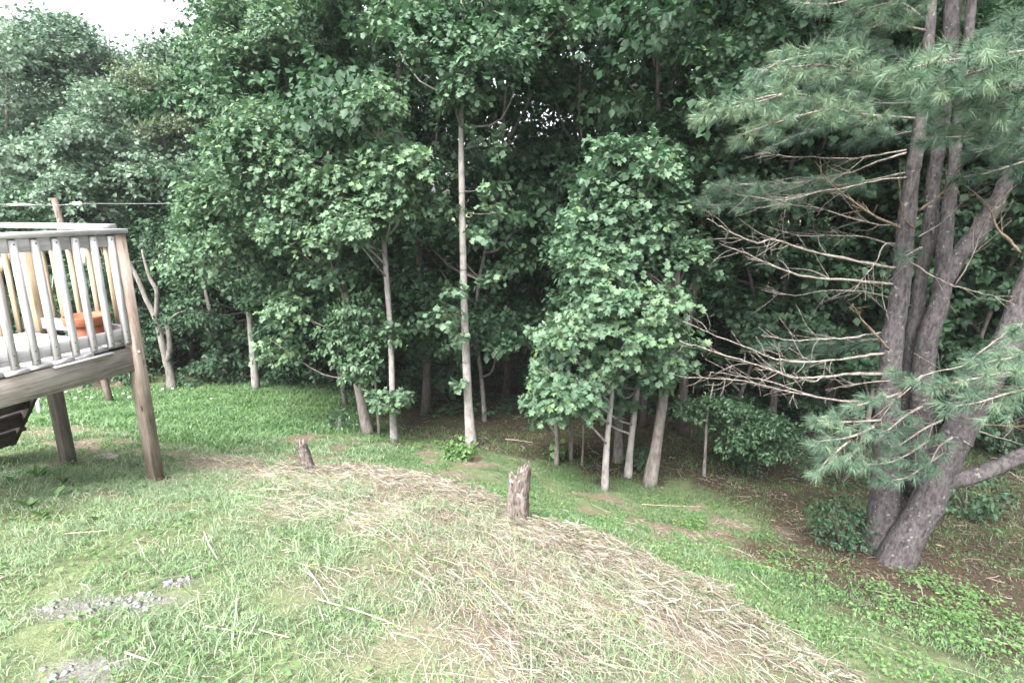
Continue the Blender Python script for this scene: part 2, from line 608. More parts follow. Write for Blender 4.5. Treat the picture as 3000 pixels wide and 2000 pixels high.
M['snag_bark'] = bark_mat('bleached snag bark', (0.035, 0.03, 0.027), (0.10, 0.09, 0.082), (0.17, 0.158, 0.148), 12, 0.3, 0.2, 0.4, 0.5)
M['dead_wood'] = bark_mat('dead twig wood', (0.045, 0.036, 0.031), (0.105, 0.089, 0.078), (0.20, 0.18, 0.165), 25, 0.5, 0.5, 0.0, 0.3)
M['brown_wood'] = bark_mat('brown dead branch', (0.035, 0.024, 0.017), (0.078, 0.055, 0.04), (0.14, 0.108, 0.08), 25, 0.5, 0.35, 0.0, 0.3)
M['stump'] = bark_mat('rotten stump wood', (0.014, 0.011, 0.009), (0.058, 0.046, 0.038), (0.16, 0.138, 0.124), 30, 0.35, 0.95, 0.0, 1.0)
GREY = ((0.22, 0.205, 0.205), (0.42, 0.40, 0.41), (0.56, 0.545, 0.555))
TAN = ((0.20, 0.13, 0.08), (0.36, 0.255, 0.17), (0.48, 0.37, 0.27))
for i, ax in enumerate('xyz'):
    M['grey_' + ax] = wood_mat('weathered grey board ' + ax, i, *GREY)
    M['tan_' + ax] = wood_mat('sheltered tan board ' + ax, i, (0.17, 0.125, 0.08), (0.27, 0.215, 0.145), (0.35, 0.295, 0.22))
M['post_z'] = wood_mat('brown post', 2, (0.085, 0.06, 0.044), (0.20, 0.158, 0.128), (0.30, 0.255, 0.222))
M['beam_x'] = wood_mat('stained beam', 0, (0.07, 0.058, 0.049), (0.21, 0.185, 0.16), (0.31, 0.285, 0.26))
M['dark_z'] = wood_mat('shade-darkened post', 2, (0.05, 0.042, 0.034), (0.10, 0.085, 0.07), (0.155, 0.14, 0.12))  # grey-brown post wood, darkened to stand for the shade on it
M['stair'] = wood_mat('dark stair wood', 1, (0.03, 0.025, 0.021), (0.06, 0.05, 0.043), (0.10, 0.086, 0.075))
M['terracotta'] = plain_mat('terracotta', (0.29, 0.105, 0.055), 0.75, (0.235, 0.08, 0.042), 9)
M['pole'] = wood_mat('utility pole wood', 2, (0.045, 0.032, 0.027), (0.10, 0.078, 0.068), (0.16, 0.135, 0.12), False)
M['white'] = plain_mat('white plastic', (0.78, 0.78, 0.76), 0.4, (0.70, 0.70, 0.68), 6, 0.5)
M['cable'] = plain_mat('grey cable', (0.28, 0.285, 0.295), 0.5, (0.22, 0.225, 0.23), 20, 0.5)
M['steel'] = plain_mat('galvanised bolt', (0.55, 0.55, 0.56), 0.35, (0.45, 0.45, 0.46), 20, 0.5, 0.8)
M['stone'] = plain_mat('grey gravel stone', (0.235, 0.23, 0.24), 0.85, (0.135, 0.13, 0.137), 30)
M['slab'] = plain_mat('pale earthy slab', (0.22, 0.195, 0.165), 0.9, (0.13, 0.115, 0.095), 18)
M['moss'] = plain_mat('moss', (0.10, 0.13, 0.02), 0.95, (0.06, 0.085, 0.012), 60)
M['twig_pale'] = plain_mat('dry pale stick', (0.32, 0.27, 0.215), 0.8, (0.23, 0.185, 0.14), 25)
M['twig_white'] = plain_mat('bleached stick', (0.41, 0.385, 0.37), 0.8, (0.3, 0.275, 0.26), 25)
M['rubber'] = plain_mat('dark iron stake', (0.05, 0.05, 0.05), 0.6)


def ground_mat():
    m, t, out = new_mat('hillside soil and turf')

    def at(n):
        return N(t, 'ShaderNodeAttribute', _attribute_name=n).outputs['Fac']
    geo = N(t, 'ShaderNodeNewGeometry')
    pos = geo.outputs['Position']
    nA = N(t, 'ShaderNodeTexNoise', Scale=9.0, Detail=8.0, Roughness=0.7)
    nB = N(t, 'ShaderNodeTexNoise', Scale=55.0, Detail=5.0, Roughness=0.7)
    nC = N(t, 'ShaderNodeTexNoise', Scale=2.2, Detail=5.0, Roughness=0.6)
    for n in (nA, nB, nC):
        t.links.new(pos, n.inputs['Vector'])
    turf = ramp(t, nA.outputs['Fac'], [(0.3, (0.065, 0.078, 0.042)), (0.5, (0.105, 0.13, 0.066)), (0.7, (0.15, 0.175, 0.095))]).outputs[0]
    soil = ramp(t, nB.outputs['Fac'], [(0.3, (0.085, 0.064, 0.047)), (0.55, (0.155, 0.125, 0.094)), (0.75, (0.22, 0.185, 0.145))]).outputs[0]
    hayc = ramp(t, nB.outputs['Fac'], [(0.28, (0.06, 0.046, 0.034)), (0.5, (0.15, 0.125, 0.095)), (0.72, (0.25, 0.22, 0.17))]).outputs[0]
    lushc = ramp(t, nA.outputs['Fac'], [(0.3, (0.035, 0.085, 0.022)), (0.7, (0.07, 0.15, 0.04))]).outputs[0]
    litc = ramp(t, nB.outputs['Fac'], [(0.3, (0.019, 0.014, 0.011)), (0.55, (0.038, 0.028, 0.022)), (0.75, (0.064, 0.05, 0.039))]).outputs[0]
    litg = ramp(t, nC.outputs['Fac'], [(0.42, (0, 0, 0)), (0.60, (1, 1, 1))]).outputs[0]
    pinc = ramp(t, nB.outputs['Fac'], [(0.3, (0.026, 0.018, 0.013)), (0.55, (0.058, 0.040, 0.031)), (0.75, (0.098, 0.073, 0.057))]).outputs[0]
    grav = ramp(t, nB.outputs['Fac'], [(0.3, (0.085, 0.082, 0.072)), (0.7, (0.19, 0.185, 0.175))]).outputs[0]

    def mix(f, a, b):
        mm = N(t, 'ShaderNodeMix', _data_type='RGBA')
        t.links.new(f, mm.inputs[0])
        t.links.new(a, mm.inputs[6])
        t.links.new(b, mm.inputs[7])
        return mm.outputs[2]
    littered = mix(litg, litc, ramp(t, nA.outputs['Fac'], [(0.3, (0.025, 0.032, 0.015)), (0.7, (0.05, 0.06, 0.025))]).outputs[0])
    c = mix(at('bare'), turf, soil)
    c = mix(at('lush'), c, lushc)
    c = mix(at('litter'), c, littered)
    c = mix(at('pinebed'), c, pinc)
    c = mix(at('hay'), c, hayc)
    c = mix(at('gravel'), c, grav)
    p = N(t, 'ShaderNodeBsdfPrincipled', Roughness=0.95)
    p.inputs['Specular IOR Level'].default_value = 0.1
    t.links.new(c, p.inputs['Base Color'])
    b = N(t, 'ShaderNodeBump', Strength=0.7, Distance=0.03)
    t.links.new(nB.outputs['Fac'], b.inputs['Height'])
    t.links.new(b.outputs[0], p.inputs['Normal'])
    t.links.new(p.outputs[0], out.inputs['Surface'])
    return m


# ------------------------------------------------------------------ ground sheet
def axis(lo, hi, step, far, grow=1.35):
    a = list(np.arange(lo, hi + step / 2, step))
    s, x = step, a[-1]
    while x < far:
        s *= grow
        x += s
        a.append(x)
    s, x = step, a[0]
    while x > -far:
        s *= grow
        x -= s
        a.insert(0, x)
    return np.array(a)


gx, gy = axis(-8.5, 8.5, 0.085, 400), axis(0.0, 12.0, 0.085, 400)
XX, YY = np.meshgrid(gx, gy)
ZZ = G(XX, YY)
nx, ny = len(gx), len(gy)
idx = np.arange(nx * ny).reshape(ny, nx)
quads = np.stack([idx[:-1, :-1], idx[:-1, 1:], idx[1:, 1:], idx[1:, :-1]], -1).reshape(-1, 4)
hay, lush, lit, pin, gr, bare = masks(XX, YY)
# the raked hay lies in a low windrow, the tall lawn stands a hand above the mown path
ZZ = ZZ + 0.03 * hay + 0.03 * hay * vnoise(XX, YY, 0.25, 21)
gm = mesh_np('ground', np.stack([XX, YY, ZZ], -1).reshape(-1, 3), quads.ravel(), np.full(len(quads), 4), True,
             dict(hay=hay.ravel(), lush=lush.ravel(), litter=lit.ravel(), pinebed=pin.ravel(), gravel=gr.ravel(), bare=bare.ravel()))
ground = tag(link('ground', gm, ground_mat()), kind='structure')


def gz(x, y):
    h = sstep(-0.12, 0.12, poly_dist(x, y, HAY))
    return G(x, y) + 0.03 * h


# ------------------------------------------------------------------ leaves
def half(pts, fold=0.22, curl=0.18):
    """leaf from one half outline [(x,y)...] base to tip; folded on its midrib and drooping to the tip"""
    k = len(pts)
    V = [(x, y, fold * x - curl * y * y) for x, y in pts] + [(-x, y, fold * x - curl * y * y) for x, y in pts[1:-1]]
    right = list(range(k))
    left = [0] + list(range(k, 2 * k - 2)) + [k - 1]
    return np.array(V, float), [right, left[::-1]]


LEAF_MAPLE = half([(0, 0), (0.26, 0.0), (0.52, 0.22), (0.32, 0.38), (0.46, 0.74), (0.17, 0.68), (0, 1.0)])
LEAF_TULIP = half([(0, 0), (0.34, 0.06), (0.42, 0.34), (0.30, 0.48), (0.44, 0.82), (0.16, 0.80), (0, 0.88)], 0.2, 0.2)
LEAF_STAR = half([(0, 0), (0.50, 0.2), (0.26, 0.42), (0.42, 0.76), (0, 1.0)])
LEAF_OVAL = half([(0, 0), (0.24, 0.25), (0.25, 0.6), (0, 1.0)], 0.25, 0.2)
LEAF_ROUND = half([(0, 0), (0.36, 0.2), (0.42, 0.55), (0.2, 0.9), (0, 1.0)], 0.2, 0.12)
LEAF_SIMPLE = (np.array([(0, 0, 0), (0.42, 0.45, 0.08), (0, 1.0, -0.15), (-0.42, 0.45, 0.08)]), [[0, 1, 2], [0, 2, 3]])


def unit(a):
    return a / (np.linalg.norm(a, axis=-1, keepdims=True) + 1e-12)


class Leaves:
    def __init__(self, tmpl):
        self.tm = tmpl
        self.C, self.Nn, self.T, self.S, self.R = [], [], [], [], []

    def add(self, C, Nn, T, S, var):
        self.C.append(C)
        self.Nn.append(Nn)
        self.T.append(T)
        self.S.append(np.broadcast_to(S, (len(C),)))
        self.R.append(var)

    def count(self):
        return sum(len(c) for c in self.C)

    def build(self, name, mat, parent=None, off=None):
        C, Nn, T, S, R = (np.concatenate(a) for a in (self.C, self.Nn, self.T, self.S, self.R))
        T = unit(T)
        B = unit(np.cross(T, Nn))
        Nn = np.cross(B, T)
        tv, tf = self.tm
        V = C[:, None, :] + S[:, None, None] * (tv[None, :, 0:1] * B[:, None, :] + tv[None, :, 1:2] * T[:, None, :] + tv[None, :, 2:3] * Nn[:, None, :])
        k = len(tv)
        n = len(C)
        fl = np.concatenate([np.array(f) for f in tf])
        loops = (np.arange(n)[:, None] * k + fl[None]).ravel()
        sizes = np.tile([len(f) for f in tf], n)
        V = V.reshape(-1, 3)
        if off is not None:
            V = V - np.asarray(off)
        me = mesh_np(name, V, loops, sizes, False, dict(var=np.repeat(np.clip(R, 0, 1), k)))
        return link(name, me, mat, parent)


def spray(L, c, rad, ntw, per, tlen, size, r, up=0.85, out_c=None, tint=0.0, shell=0.45, wisp=0.35):
    """a bough: twigs through an ellipsoid, each a flat spray of drooping leaves"""
    c = np.asarray(c, float)
    rad = np.asarray(rad, float) * np.ones(3)
    d = unit(r.standard_normal((ntw, 3)))
    O = c + d * rad * (r.random((ntw, 1)) ** shell)
    oc = c if out_c is None else np.asarray(out_c)
    outw = unit(O - oc)
    A = outw * 0.8 + 0.6 * r.standard_normal((ntw, 3))
    A[:, 2] *= 0.4
    A = unit(A)
    O = np.repeat(O, per, 0)
    A = np.repeat(A, per, 0)
    outw = np.repeat(outw, per, 0)
    n = ntw * per
    t = r.random((n, 1)) * tlen
    sd = r.standard_normal((n, 3))
    sd = unit(sd - (sd * A).sum(1, keepdims=True) * A)
    C = O + A * t + sd * size * 0.4 * r.random((n, 1))
    C[:, 2] -= 0.10 * t[:, 0]
    T = A * 0.5 + sd * 0.8 + np.array([0, 0, -0.35])
    Nn = np.array([0, 0, 1.0]) * up + outw * 0.5 + wisp * r.standard_normal((n, 3))
    base = np.repeat(r.standard_normal(ntw) * 0.08, per)
    var = 0.45 + tint + 1.2 * base + 0.16 * r.standard_normal(n)
    var = np.where(r.random(n) < 0.012, 0.97, np.minimum(var, .9))
    S = size * (0.45 + 0.95 * r.random(n) ** 0.8)
    L.add(C, Nn, T, S, var)


def sample_poly(poly, n, r, shrink_px=0):
    poly = np.array(poly, float)
    lo, hi = poly.min(0), poly.max(0)
    out = []
    tries = 0
    while len(out) < n and tries < 60:
        tries += 1
        q = lo + (hi - lo) * r.random((n * 3, 2))
        ok = poly_dist(q[:, 0], q[:, 1], poly) > shrink_px
        out.extend(q[ok])
    return np.array(out[:n])


def poly_area(p):
    p = np.array(p, float)
    x, y = p[:, 0], p[:, 1]
    return 0.5 * abs(np.dot(x, np.roll(y, -1)) - np.dot(y, np.roll(x, -1)))


def limb_to(mb, trunk, c, r, r0=0.018, bend=0.25):
    """a limb from the trunk up and out to a bough"""
    d = np.hypot(trunk[:, 0] - c[0], trunk[:, 1] - c[1])
    if d.min() > 1.5:
        return
    want = c[2] - 0.6 * d.min() - 0.1 + r.uniform(-.25, .25)
    i = int(np.argmin(np.abs(trunk[:, 2] - want) + 0.2 * d))
    a = trunk[i, :3]
    if np.linalg.norm(c - a) > (0.75 if i >= len(trunk) - 3 else 1.7):
        return
    mid = (a + c) / 2 + np.array([0, 0, -0.12 * np.linalg.norm(c - a)]) + bend * 0.2 * r.standard_normal(3)
    pts = smooth_path([a, mid, c, c + (c - mid) * 0.35], 3)
    mb.tube(pts, np.linspace(r0, 0.004, len(pts)), 5)


def trunk_px(pts, k=4, base_flare=1.28):
    """[(u, v, Y, width_px)] -> rows x,y,z,radius, smoothed; the first point is set on the ground"""
    rows = []
    pts = [(u, v, Y, wpx * .88) for u, v, Y, wpx in pts]
    for i, (u, v, Y, wpx) in enumerate(pts):
        p = P(u, v, Y)
        rows.append([*p, 0.5 * wpx * px_size(Y, v)])
    rows = np.array(rows)
    rows[0, 2] = g1(rows[0, 0], rows[0, 1]) - 0.06
    rows[0, 3] *= base_flare
    return smooth_path(rows, k)


def px_tree(name, label, cat, trunk, polys, seed, bark, leaf, tmpl, size=0.115, group=None, limbs=True, r0=0.016, extra=None, tn=9):
    """a tree with its trunk and crown masses calibrated from the photograph.
    polys: [(polygon px, (Ynear, Yfar), bough radius, layers, twigs, leaves per twig, tint)]"""
    r = np.random.default_rng(seed)
    size = size * (0.52 if tmpl is not LEAF_SIMPLE else 0.58)
    base = trunk[0, :3] + np.array([0, 0, 0.06])
    r0 = min(r0, 0.42 * trunk[0, 3])
    root = empty(name, base, label, cat, group)
    mb = MB()
    mb.tube(trunk[:, :3], trunk[:, 3], tn, wob=0.03, r=r)
    L = Leaves(tmpl)
    for poly, (ya, yb), rad, layers, ntw, per, tint in polys:
        ym = (ya + yb) / 2
        m = px_size(ym)
        n = max(1, int(poly_area(poly) * m * m / (PI * rad * rad) * layers))
        q = sample_poly(poly, n, r, 0.55 * rad / m)
        for u, v in q:
            c = P(u, v, r.uniform(ya, yb))
            rr = rad * r.uniform(0.7, 1.25)
            spray(L, c, (rr, rr, rr * 0.62), max(2, int(ntw * (3.6 if tmpl is not LEAF_SIMPLE else 4.6) * r.uniform(0.7, 1.3))), per, rr * 0.75, size, r, tint=tint + 0.05 * r.standard_normal(), out_c=trunk[len(trunk) // 2, :3] * 0.3 + c * 0.7)
            if limbs and r.random() < 0.8:
                limb_to(mb, trunk, c, r, r0)
    mb.build('trunk', M[bark], root, True, base)
    if L.C:
        L.build('crown', M[leaf], root, base)
    if extra:
        extra(root, base, r, trunk)
    return root


def sprigs(spots, leaf, tmpl, size):
    """small leafy shoots standing straight off the trunk"""
    def f(root, base, r, trunk):
        for (u, v, Y, rad, n) in spots:
            c = P(u, v, Y)
            L = Leaves(tmpl)
            spray(L, c, (rad, rad * 0.8, rad * 0.55), int(n * 1.7), 8, rad * 0.9, size * .66, r, tint=0.15)
            s = tag(L.build('leaf_sprig', M[leaf], root, base), kind='stuff')
            i = int(np.argmin(np.abs(trunk[:, 2] - c[2])))
            mb = MB()
            a = trunk[i, :3]
            mb.tube(smooth_path([a, (a + c) / 2 + np.array([0, 0, -.03]), c], 3), 0.005, 5)
            mb.build('twig', M['grey_bark'], s, True, base)
    return f


# ---- front row trees -------------------------------------------------------
T_tall = trunk_px([(1382, 1308, 7.4, 34), (1372, 1180, 7.4, 30), (1364, 1000, 7.4, 27), (1358, 800, 7.4, 24), (1353, 560, 7.4, 21), (1351, 320, 7.4, 18), (1352, 150, 7.4, 15), (1356, -100, 7.4, 12), (1362, -420, 7.4, 8)])
px_tree('tulip_tree', 'tallest straight tree with a long bare pale trunk, shrub at its foot', 'tree', T_tall, [
    ([(1040, -60), (1720, -60), (1690, 120), (1600, 170), (1540, 250), (1450, 300), (1360, 230), (1250, 190), (1120, 160), (1050, 100)], (6.6, 8.2), 0.34, 2.6, 13, 10, 0.0),
    ([(1280, 100), (1430, 100), (1430, 330), (1370, 370), (1290, 320)], (6.8, 7.3), 0.22, 3.0, 10, 9, 0.0),
    ([(1000, -60), (1750, -60), (1650, -500), (1350, -700), (1100, -500)], (6.6, 8.4), 0.45, 0.7, 7, 9, 0.0)],
    11, 'pale_bark', 'maple', LEAF_STAR, 0.125, extra=sprigs(
        [(1425, 545, 7.2, .19, 7), (1405, 690, 7.2, .16, 6), (1445, 825, 7.25, .16, 6), (1330, 850, 7.2, .13, 5), (1290, 925, 7.1, .22, 8), (1345, 985, 7.2, .11, 4), (1345, 1125, 7.2, .07, 3), (1470, 620, 7.1, .2, 6), (1310, 600, 7.3, .2, 7), (1420, 410, 7.2, .22, 7)],
        'maple', LEAF_TULIP, 0.115))

T_two = trunk_px([(1155, 1302, 7.35, 24), (1150, 1180, 7.35, 21), (1145, 1000, 7.35, 19), (1135, 850, 7.35, 18), (1124, 700, 7.35, 17), (1115, 560, 7.35, 15), (1110, 420, 7.35, 10), (1108, 290, 7.35, 4)])
px_tree('maple_tree', 'slender pale trunked tree with a pointed bright crown, left of the tall bare trunk', 'tree', T_two, [
    ([(1105, 160), (1180, 280), (1215, 400), (1255, 470), (1240, 560), (1190, 620), (1160, 700), (1060, 740), (980, 700), (920, 640), (900, 470), (960, 360), (1040, 300)], (6.6, 7.6), 0.27, 2.8, 12, 10, 0.22),
    ([(1080, 1090), (1200, 1085), (1205, 1180), (1130, 1210), (1080, 1170)], (6.9, 7.2), 0.14, 1.6, 6, 7, 0.15)],
    12, 'pale_bark', 'maple', LEAF_MAPLE, 0.12, extra=sprigs([(1140, 960, 7.2, .10, 5)], 'maple', LEAF_MAPLE, 0.11))

T_lean = trunk_px([(1080, 1258, 8.0, 36), (1060, 1180, 8.0, 32), (1040, 1080, 8.0, 27), (1020, 950, 8.0, 24), (1005, 820, 8.0, 21), (985, 640, 8.0, 18), (965, 480, 8.0, 12), (955, 360, 8.0, 5)])
px_tree('maple_tree', 'leaning grey trunk with a wide light green crown hanging low over the lawn', 'tree', T_lean, [
    ([(760, 240), (870, 280), (930, 420), (960, 560), (1060, 640), (1080, 740), (1020, 830), (960, 900), (930, 990), (880, 1080), (820, 1110), (770, 1060), (745, 960), (790, 860), (800, 760), (720, 690), (650, 560), (640, 400)], (7.1, 8.6), 0.32, 2.7, 13, 10, 0.2),
    ([(560, 480), (700, 520), (760, 660), (650, 760), (520, 740), (540, 600)], (7.6, 8.6), 0.30, 2.2, 12, 10, 0.18)],
    13, 'grey_bark', 'maple', LEAF_STAR, 0.12)

T_ash = trunk_px([(1110, 1240, 7.9, 10), (1100, 1120, 7.9, 9), (1085, 1000, 7.9, 8), (1070, 850, 7.9, 5)])
px_tree('ash_sapling', 'thin sapling with dark drooping narrow leaves between the leaning and slender trunks', 'sapling', T_ash, [
    ([(960, 880), (1060, 840), (1150, 900), (1140, 1010), (1110, 1090), (1040, 1130), (980, 1060), (920, 1160), (890, 1120), (930, 1000)], (7.3, 8.2), 0.25, 2.6, 12, 12, 0.0)],
    14, 'grey_bark', 'ash', LEAF_OVAL, 0.13)

T_lawn = trunk_px([(748, 1118, 10.3, 22), (738, 1010, 10.3, 20), (726, 870, 10.3, 17), (715, 700, 10.3, 15), (705, 500, 10.3, 13), (700, 250, 10.3, 10), (700, 0, 10.3, 7)])
px_tree('maple_tree', 'pale straight trunk at the back of the lawn under a broad spreading crown', 'tree', T_lawn, [
    ([(510, 640), (640, 600), (780, 660), (870, 790), (830, 880), (760, 860), (690, 830), (600, 840), (470, 820), (450, 785), (540, 720)], (8.6, 9.8), 0.34, 2.8, 13, 10, 0.15),
    ([(585, -60), (1020, -60), (1060, 150), (960, 320), (800, 400), (690, 520), (560, 620), (530, 520), (590, 380), (615, 240), (590, 130)], (9.2, 10.6), 0.42, 2.4, 14, 11, 0.1),
    ([(585, -60), (1020, -60), (950, -420), (800, -600), (650, -420)], (9.2, 10.6), 0.5, 0.5, 7, 9, 0.0)],
    15, 'pale_bark', 'maple', LEAF_SIMPLE, 0.125)

T_thin = trunk_px([(668, 1108, 11.2, 18), (645, 1030, 11.2, 16), (622, 940, 11.2, 14), (600, 840, 11.2, 12), (575, 700, 11.2, 9)])
px_tree('maple_tree', 'thin dark trunk leaning left behind the lawn, layered dark leaves above it', 'tree', T_thin, [
    ([(470, 900), (600, 860), (740, 930), (720, 1000), (640, 1010), (560, 960), (470, 980)], (10.4, 11.4), 0.35, 2.0, 10, 9, -0.05)],
    16, 'grey_bark', 'maple_dark', LEAF_OVAL, 0.12)

T_r1 = trunk_px([(1903, 1388, 6.35, 42), (1925, 1290, 6.35, 36), (1945, 1150, 6.35, 32), (1960, 1050, 6.35, 29), (1975, 930, 6.35, 26), (1985, 760, 6.4, 20), (1992, 640, 6.45, 12), (1995, 560, 6.5, 5)])
px_tree('maple_tree', 'thickest leaning trunk of the clump with bare trunk showing right of the leaves', 'tree', T_r1, [
    ([(1720, 520), (1800, 450), (1920, 420), (2030, 500), (2040, 600), (2000, 700), (2130, 770), (2090, 850), (2010, 880), (1950, 830), (1860, 800), (1760, 760), (1690, 700), (1660, 640)], (5.7, 6.9), 0.26, 2.8, 12, 10, 0.0),
    ([(1960, 980), (2015, 1090), (2015, 1170), (1965, 1240), (1900, 1220), (1840, 1160), (1870, 1050)], (5.6, 6.3), 0.2, 2.2, 9, 9, 0.04),
    ([(1850, -60), (2250, -60), (2300, 150), (2200, 330), (2090, 440), (1950, 420), (1880, 260)], (6.7, 8.0), 0.36, 1.7, 11, 9, -0.06)],
    17, 'grey_bark', 'maple', LEAF_STAR, 0.12, group='maple clump at the wood edge')

T_r2 = trunk_px([(1773, 1402, 5.95, 22), (1778, 1300, 5.95, 20), (1790, 1180, 5.95, 17), (1800, 1050, 5.95, 15), (1815, 900, 5.95, 13), (1830, 720, 5.95, 9), (1835, 600, 6.0, 4)])
px_tree('maple_tree', 'nearest slim trunk of the clump, its bright leafy crown the widest', 'tree', T_r2, [
    ([(1690, 720), (1780, 680), (1880, 800), (1980, 880), (2010, 1000), (1960, 1050), (1860, 1060), (1800, 1160), (1720, 1240), (1650, 1240), (1590, 1160), (1530, 1060), (1540, 1010), (1620, 960), (1630, 860), (1610, 800)], (5.3, 6.4), 0.24, 3.0, 12, 10, 0.14),
    ([(1750, 410), (1870, 395), (1970, 460), (1950, 540), (1800, 560), (1700, 600), (1690, 540)], (5.6, 6.4), 0.2, 2.4, 9, 9, 0.08)],
    18, 'pale_bark', 'maple', LEAF_MAPLE, 0.12, group='maple clump at the wood edge')

T_r3 = trunk_px([(1840, 1382, 6.6, 24), (1848, 1300, 6.6, 22), (1862, 1180, 6.6, 20), (1880, 1000, 6.6, 16), (1895, 750, 6.6, 11), (1898, 640, 6.6, 5)])
px_tree('maple_tree', 'pale slim trunk of the clump standing just left of the thickest one', 'tree', T_r3, [
    ([(1760, 760), (1900, 780), (1950, 900), (1900, 1000), (1840, 1140), (1780, 1100), (1730, 960)], (6.2, 7.0), 0.25, 2.0, 10, 9, -0.04),
    ([(1860, 390), (1990, 460), (2025, 600), (2050, 790), (2000, 1000), (1950, 1190), (1720, 1230), (1560, 1080), (1620, 880), (1665, 640), (1760, 450)], (5.9, 6.7), 0.25, 2.2, 10, 9, 0.02)],
    19, 'pale_bark', 'maple', LEAF_STAR, 0.12, group='maple clump at the wood edge')

T_r4 = trunk_px([(1812, 1336, 7.2, 32), (1812, 1250, 7.2, 28), (1815, 1100, 7.2, 25), (1820, 900, 7.2, 20), (1830, 640, 7.2, 12), (1833, 540, 7.25, 5)])
px_tree('maple_tree', 'shaded trunk standing behind the slim pale trunks of the clump', 'tree', T_r4, [
    ([(1640, 560), (1760, 480), (1780, 680), (1760, 880), (1680, 960), (1590, 960), (1640, 760)], (7.0, 7.8), 0.30, 2.4, 11, 9, -0.05),
    ([(1700, 380), (2000, 300), (2100, 420), (2050, 520), (1900, 560), (1760, 560)], (7.2, 8.0), 0.34, 1.6, 11, 9, -0.04)],
    20, 'grey_bark', 'maple_dark', LEAF_STAR, 0.12, group='maple clump at the wood edge')

SAPL = [
    ('thin pale sapling stem leftmost in the maple clump', (1630, 1345, 6.9), (1628, 1230), 15, [(1530, 1150), (1600, 1130), (1680, 1180), (1660, 1260), (1600, 1270), (1540, 1220)]),
    ('second thin sapling stem from the left in the clump', (1672, 1325, 7.2), (1668, 1200), 14, [(1600, 1110), (1680, 1080), (1730, 1150), (1690, 1230), (1620, 1220)]),
    ('hair thin sapling stem bare between the clump trunks', (1706, 1338, 7.0), (1706, 1200), 7, [(1670, 1150), (1740, 1120), (1760, 1190), (1700, 1230)]),
]
for i, (lab, (u, v, Y), (u2, v2), wpx, poly) in enumerate(SAPL):
    T = trunk_px([(u, v, Y, wpx), ((u + u2) / 2 + 3, (v + v2) / 2, Y, wpx * .9), (u2, v2, Y, wpx * .8), (u2 + 6, v2 - 180, Y, wpx * .5)])
    px_tree('maple_sapling', lab, 'sapling', T, [(poly, (Y - .5, Y + .3), 0.19, 2.2, 8, 8, -0.02)], 30 + i, 'grey_bark', 'maple', LEAF_STAR, 0.115, group='thin saplings at the wood edge')

T_loc = trunk_px([(2062, 1398, 6.9, 11), (2066, 1330, 6.9, 10), (2072, 1220, 6.9, 8), (2090, 1120, 6.9, 4)])
px_tree('locust_sapling', 'dark feathery leaved sapling left of the pine with a thin pale stem', 'sapling', T_loc, [
    ([(1960, 1190), (2080, 1150), (2200, 1170), (2320, 1230), (2360, 1300), (2300, 1360), (2200, 1400), (2130, 1340), (2060, 1290), (1980, 1260)], (6.6, 7.8), 0.17, 4.2, 7, 13, -0.12)],
    40, 'grey_bark', 'ash', LEAF_OVAL, 0.085, limbs=False)

# ---- woodland trees behind: one source each kind, copied with their parts -----------------------
def proto_tree(seed, H, crown_z, cr, nb, bark, leaf, tmpl, size, ntw=14, per=12, r_tr=0.10, lean=0.15):
    r = np.random.default_rng(seed)
    root = empty('woodland_tree', (0, 0, 0))
    zs = np.linspace(-0.1, H, 9)
    off = np.cumsum(r.standard_normal((9, 2)) * 0.07 * lean / 0.15, 0)
    off -= off[0]
    tr = np.column_stack([off, zs, np.linspace(r_tr, 0.015, 9)])
    tr[0, 3] *= 1.3
    tr = smooth_path(tr, 2)
    mb = MB()
    mb.tube(tr[:, :3], tr[:, 3], 8, wob=0.03, r=r)
    L = Leaves(tmpl)
    for i in range(nb):
        f = r.random()
        z = crown_z + (H - crown_z) * f * 1.02
        prof = cr * (0.35 + 0.65 * math.sin(PI * min(1, 0.15 + 0.85 * f) ** 0.8))
        a = r.random() * 2 * PI
        d = prof * math.sqrt(r.random())
        c = np.array([d * math.cos(a), d * math.sin(a), z])
        k = int(np.argmin(np.abs(tr[:, 2] - z)))
        c[:2] += tr[k, :2]
        rr = cr * r.uniform(0.22, 0.38)
        spray(L, c, (rr, rr, rr * 0.5), ntw, per, rr * 0.8, size, r, tint=0.07 * r.standard_normal(), out_c=(tr[k, 0], tr[k, 1], z - 0.4))
        if r.random() < 0.6:
            limb_to(mb, tr, c, r, 0.03)
    mb.build('trunk', M[bark], root, True)
    L.build('crown', M[leaf], root)
    return root


def put(proto, x, y, s, rz, label, group, first, name=None, sink=0.0, zs=None):
    o = proto if first else proto.copy()
    if not first:
        COL.objects.link(o)
        for ch in proto.children:
            c = ch.copy()
            COL.objects.link(c)
            c.parent = o
    o.location = (x, y, g1(x, y) - sink)
    o.rotation_euler = (0, 0, rz)
    o.scale = (s, s, zs or s)
    tag(o, label, 'tree', group)
    return o


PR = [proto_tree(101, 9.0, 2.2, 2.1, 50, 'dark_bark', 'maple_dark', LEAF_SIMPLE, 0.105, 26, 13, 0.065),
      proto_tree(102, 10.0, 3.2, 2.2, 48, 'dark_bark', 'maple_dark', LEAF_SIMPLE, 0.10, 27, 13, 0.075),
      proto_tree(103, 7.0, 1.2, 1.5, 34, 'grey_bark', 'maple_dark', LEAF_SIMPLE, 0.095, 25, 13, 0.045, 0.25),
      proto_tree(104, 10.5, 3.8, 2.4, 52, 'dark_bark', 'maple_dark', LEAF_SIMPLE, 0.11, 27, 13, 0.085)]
used = [False] * 4
wr = np.random.default_rng(55)


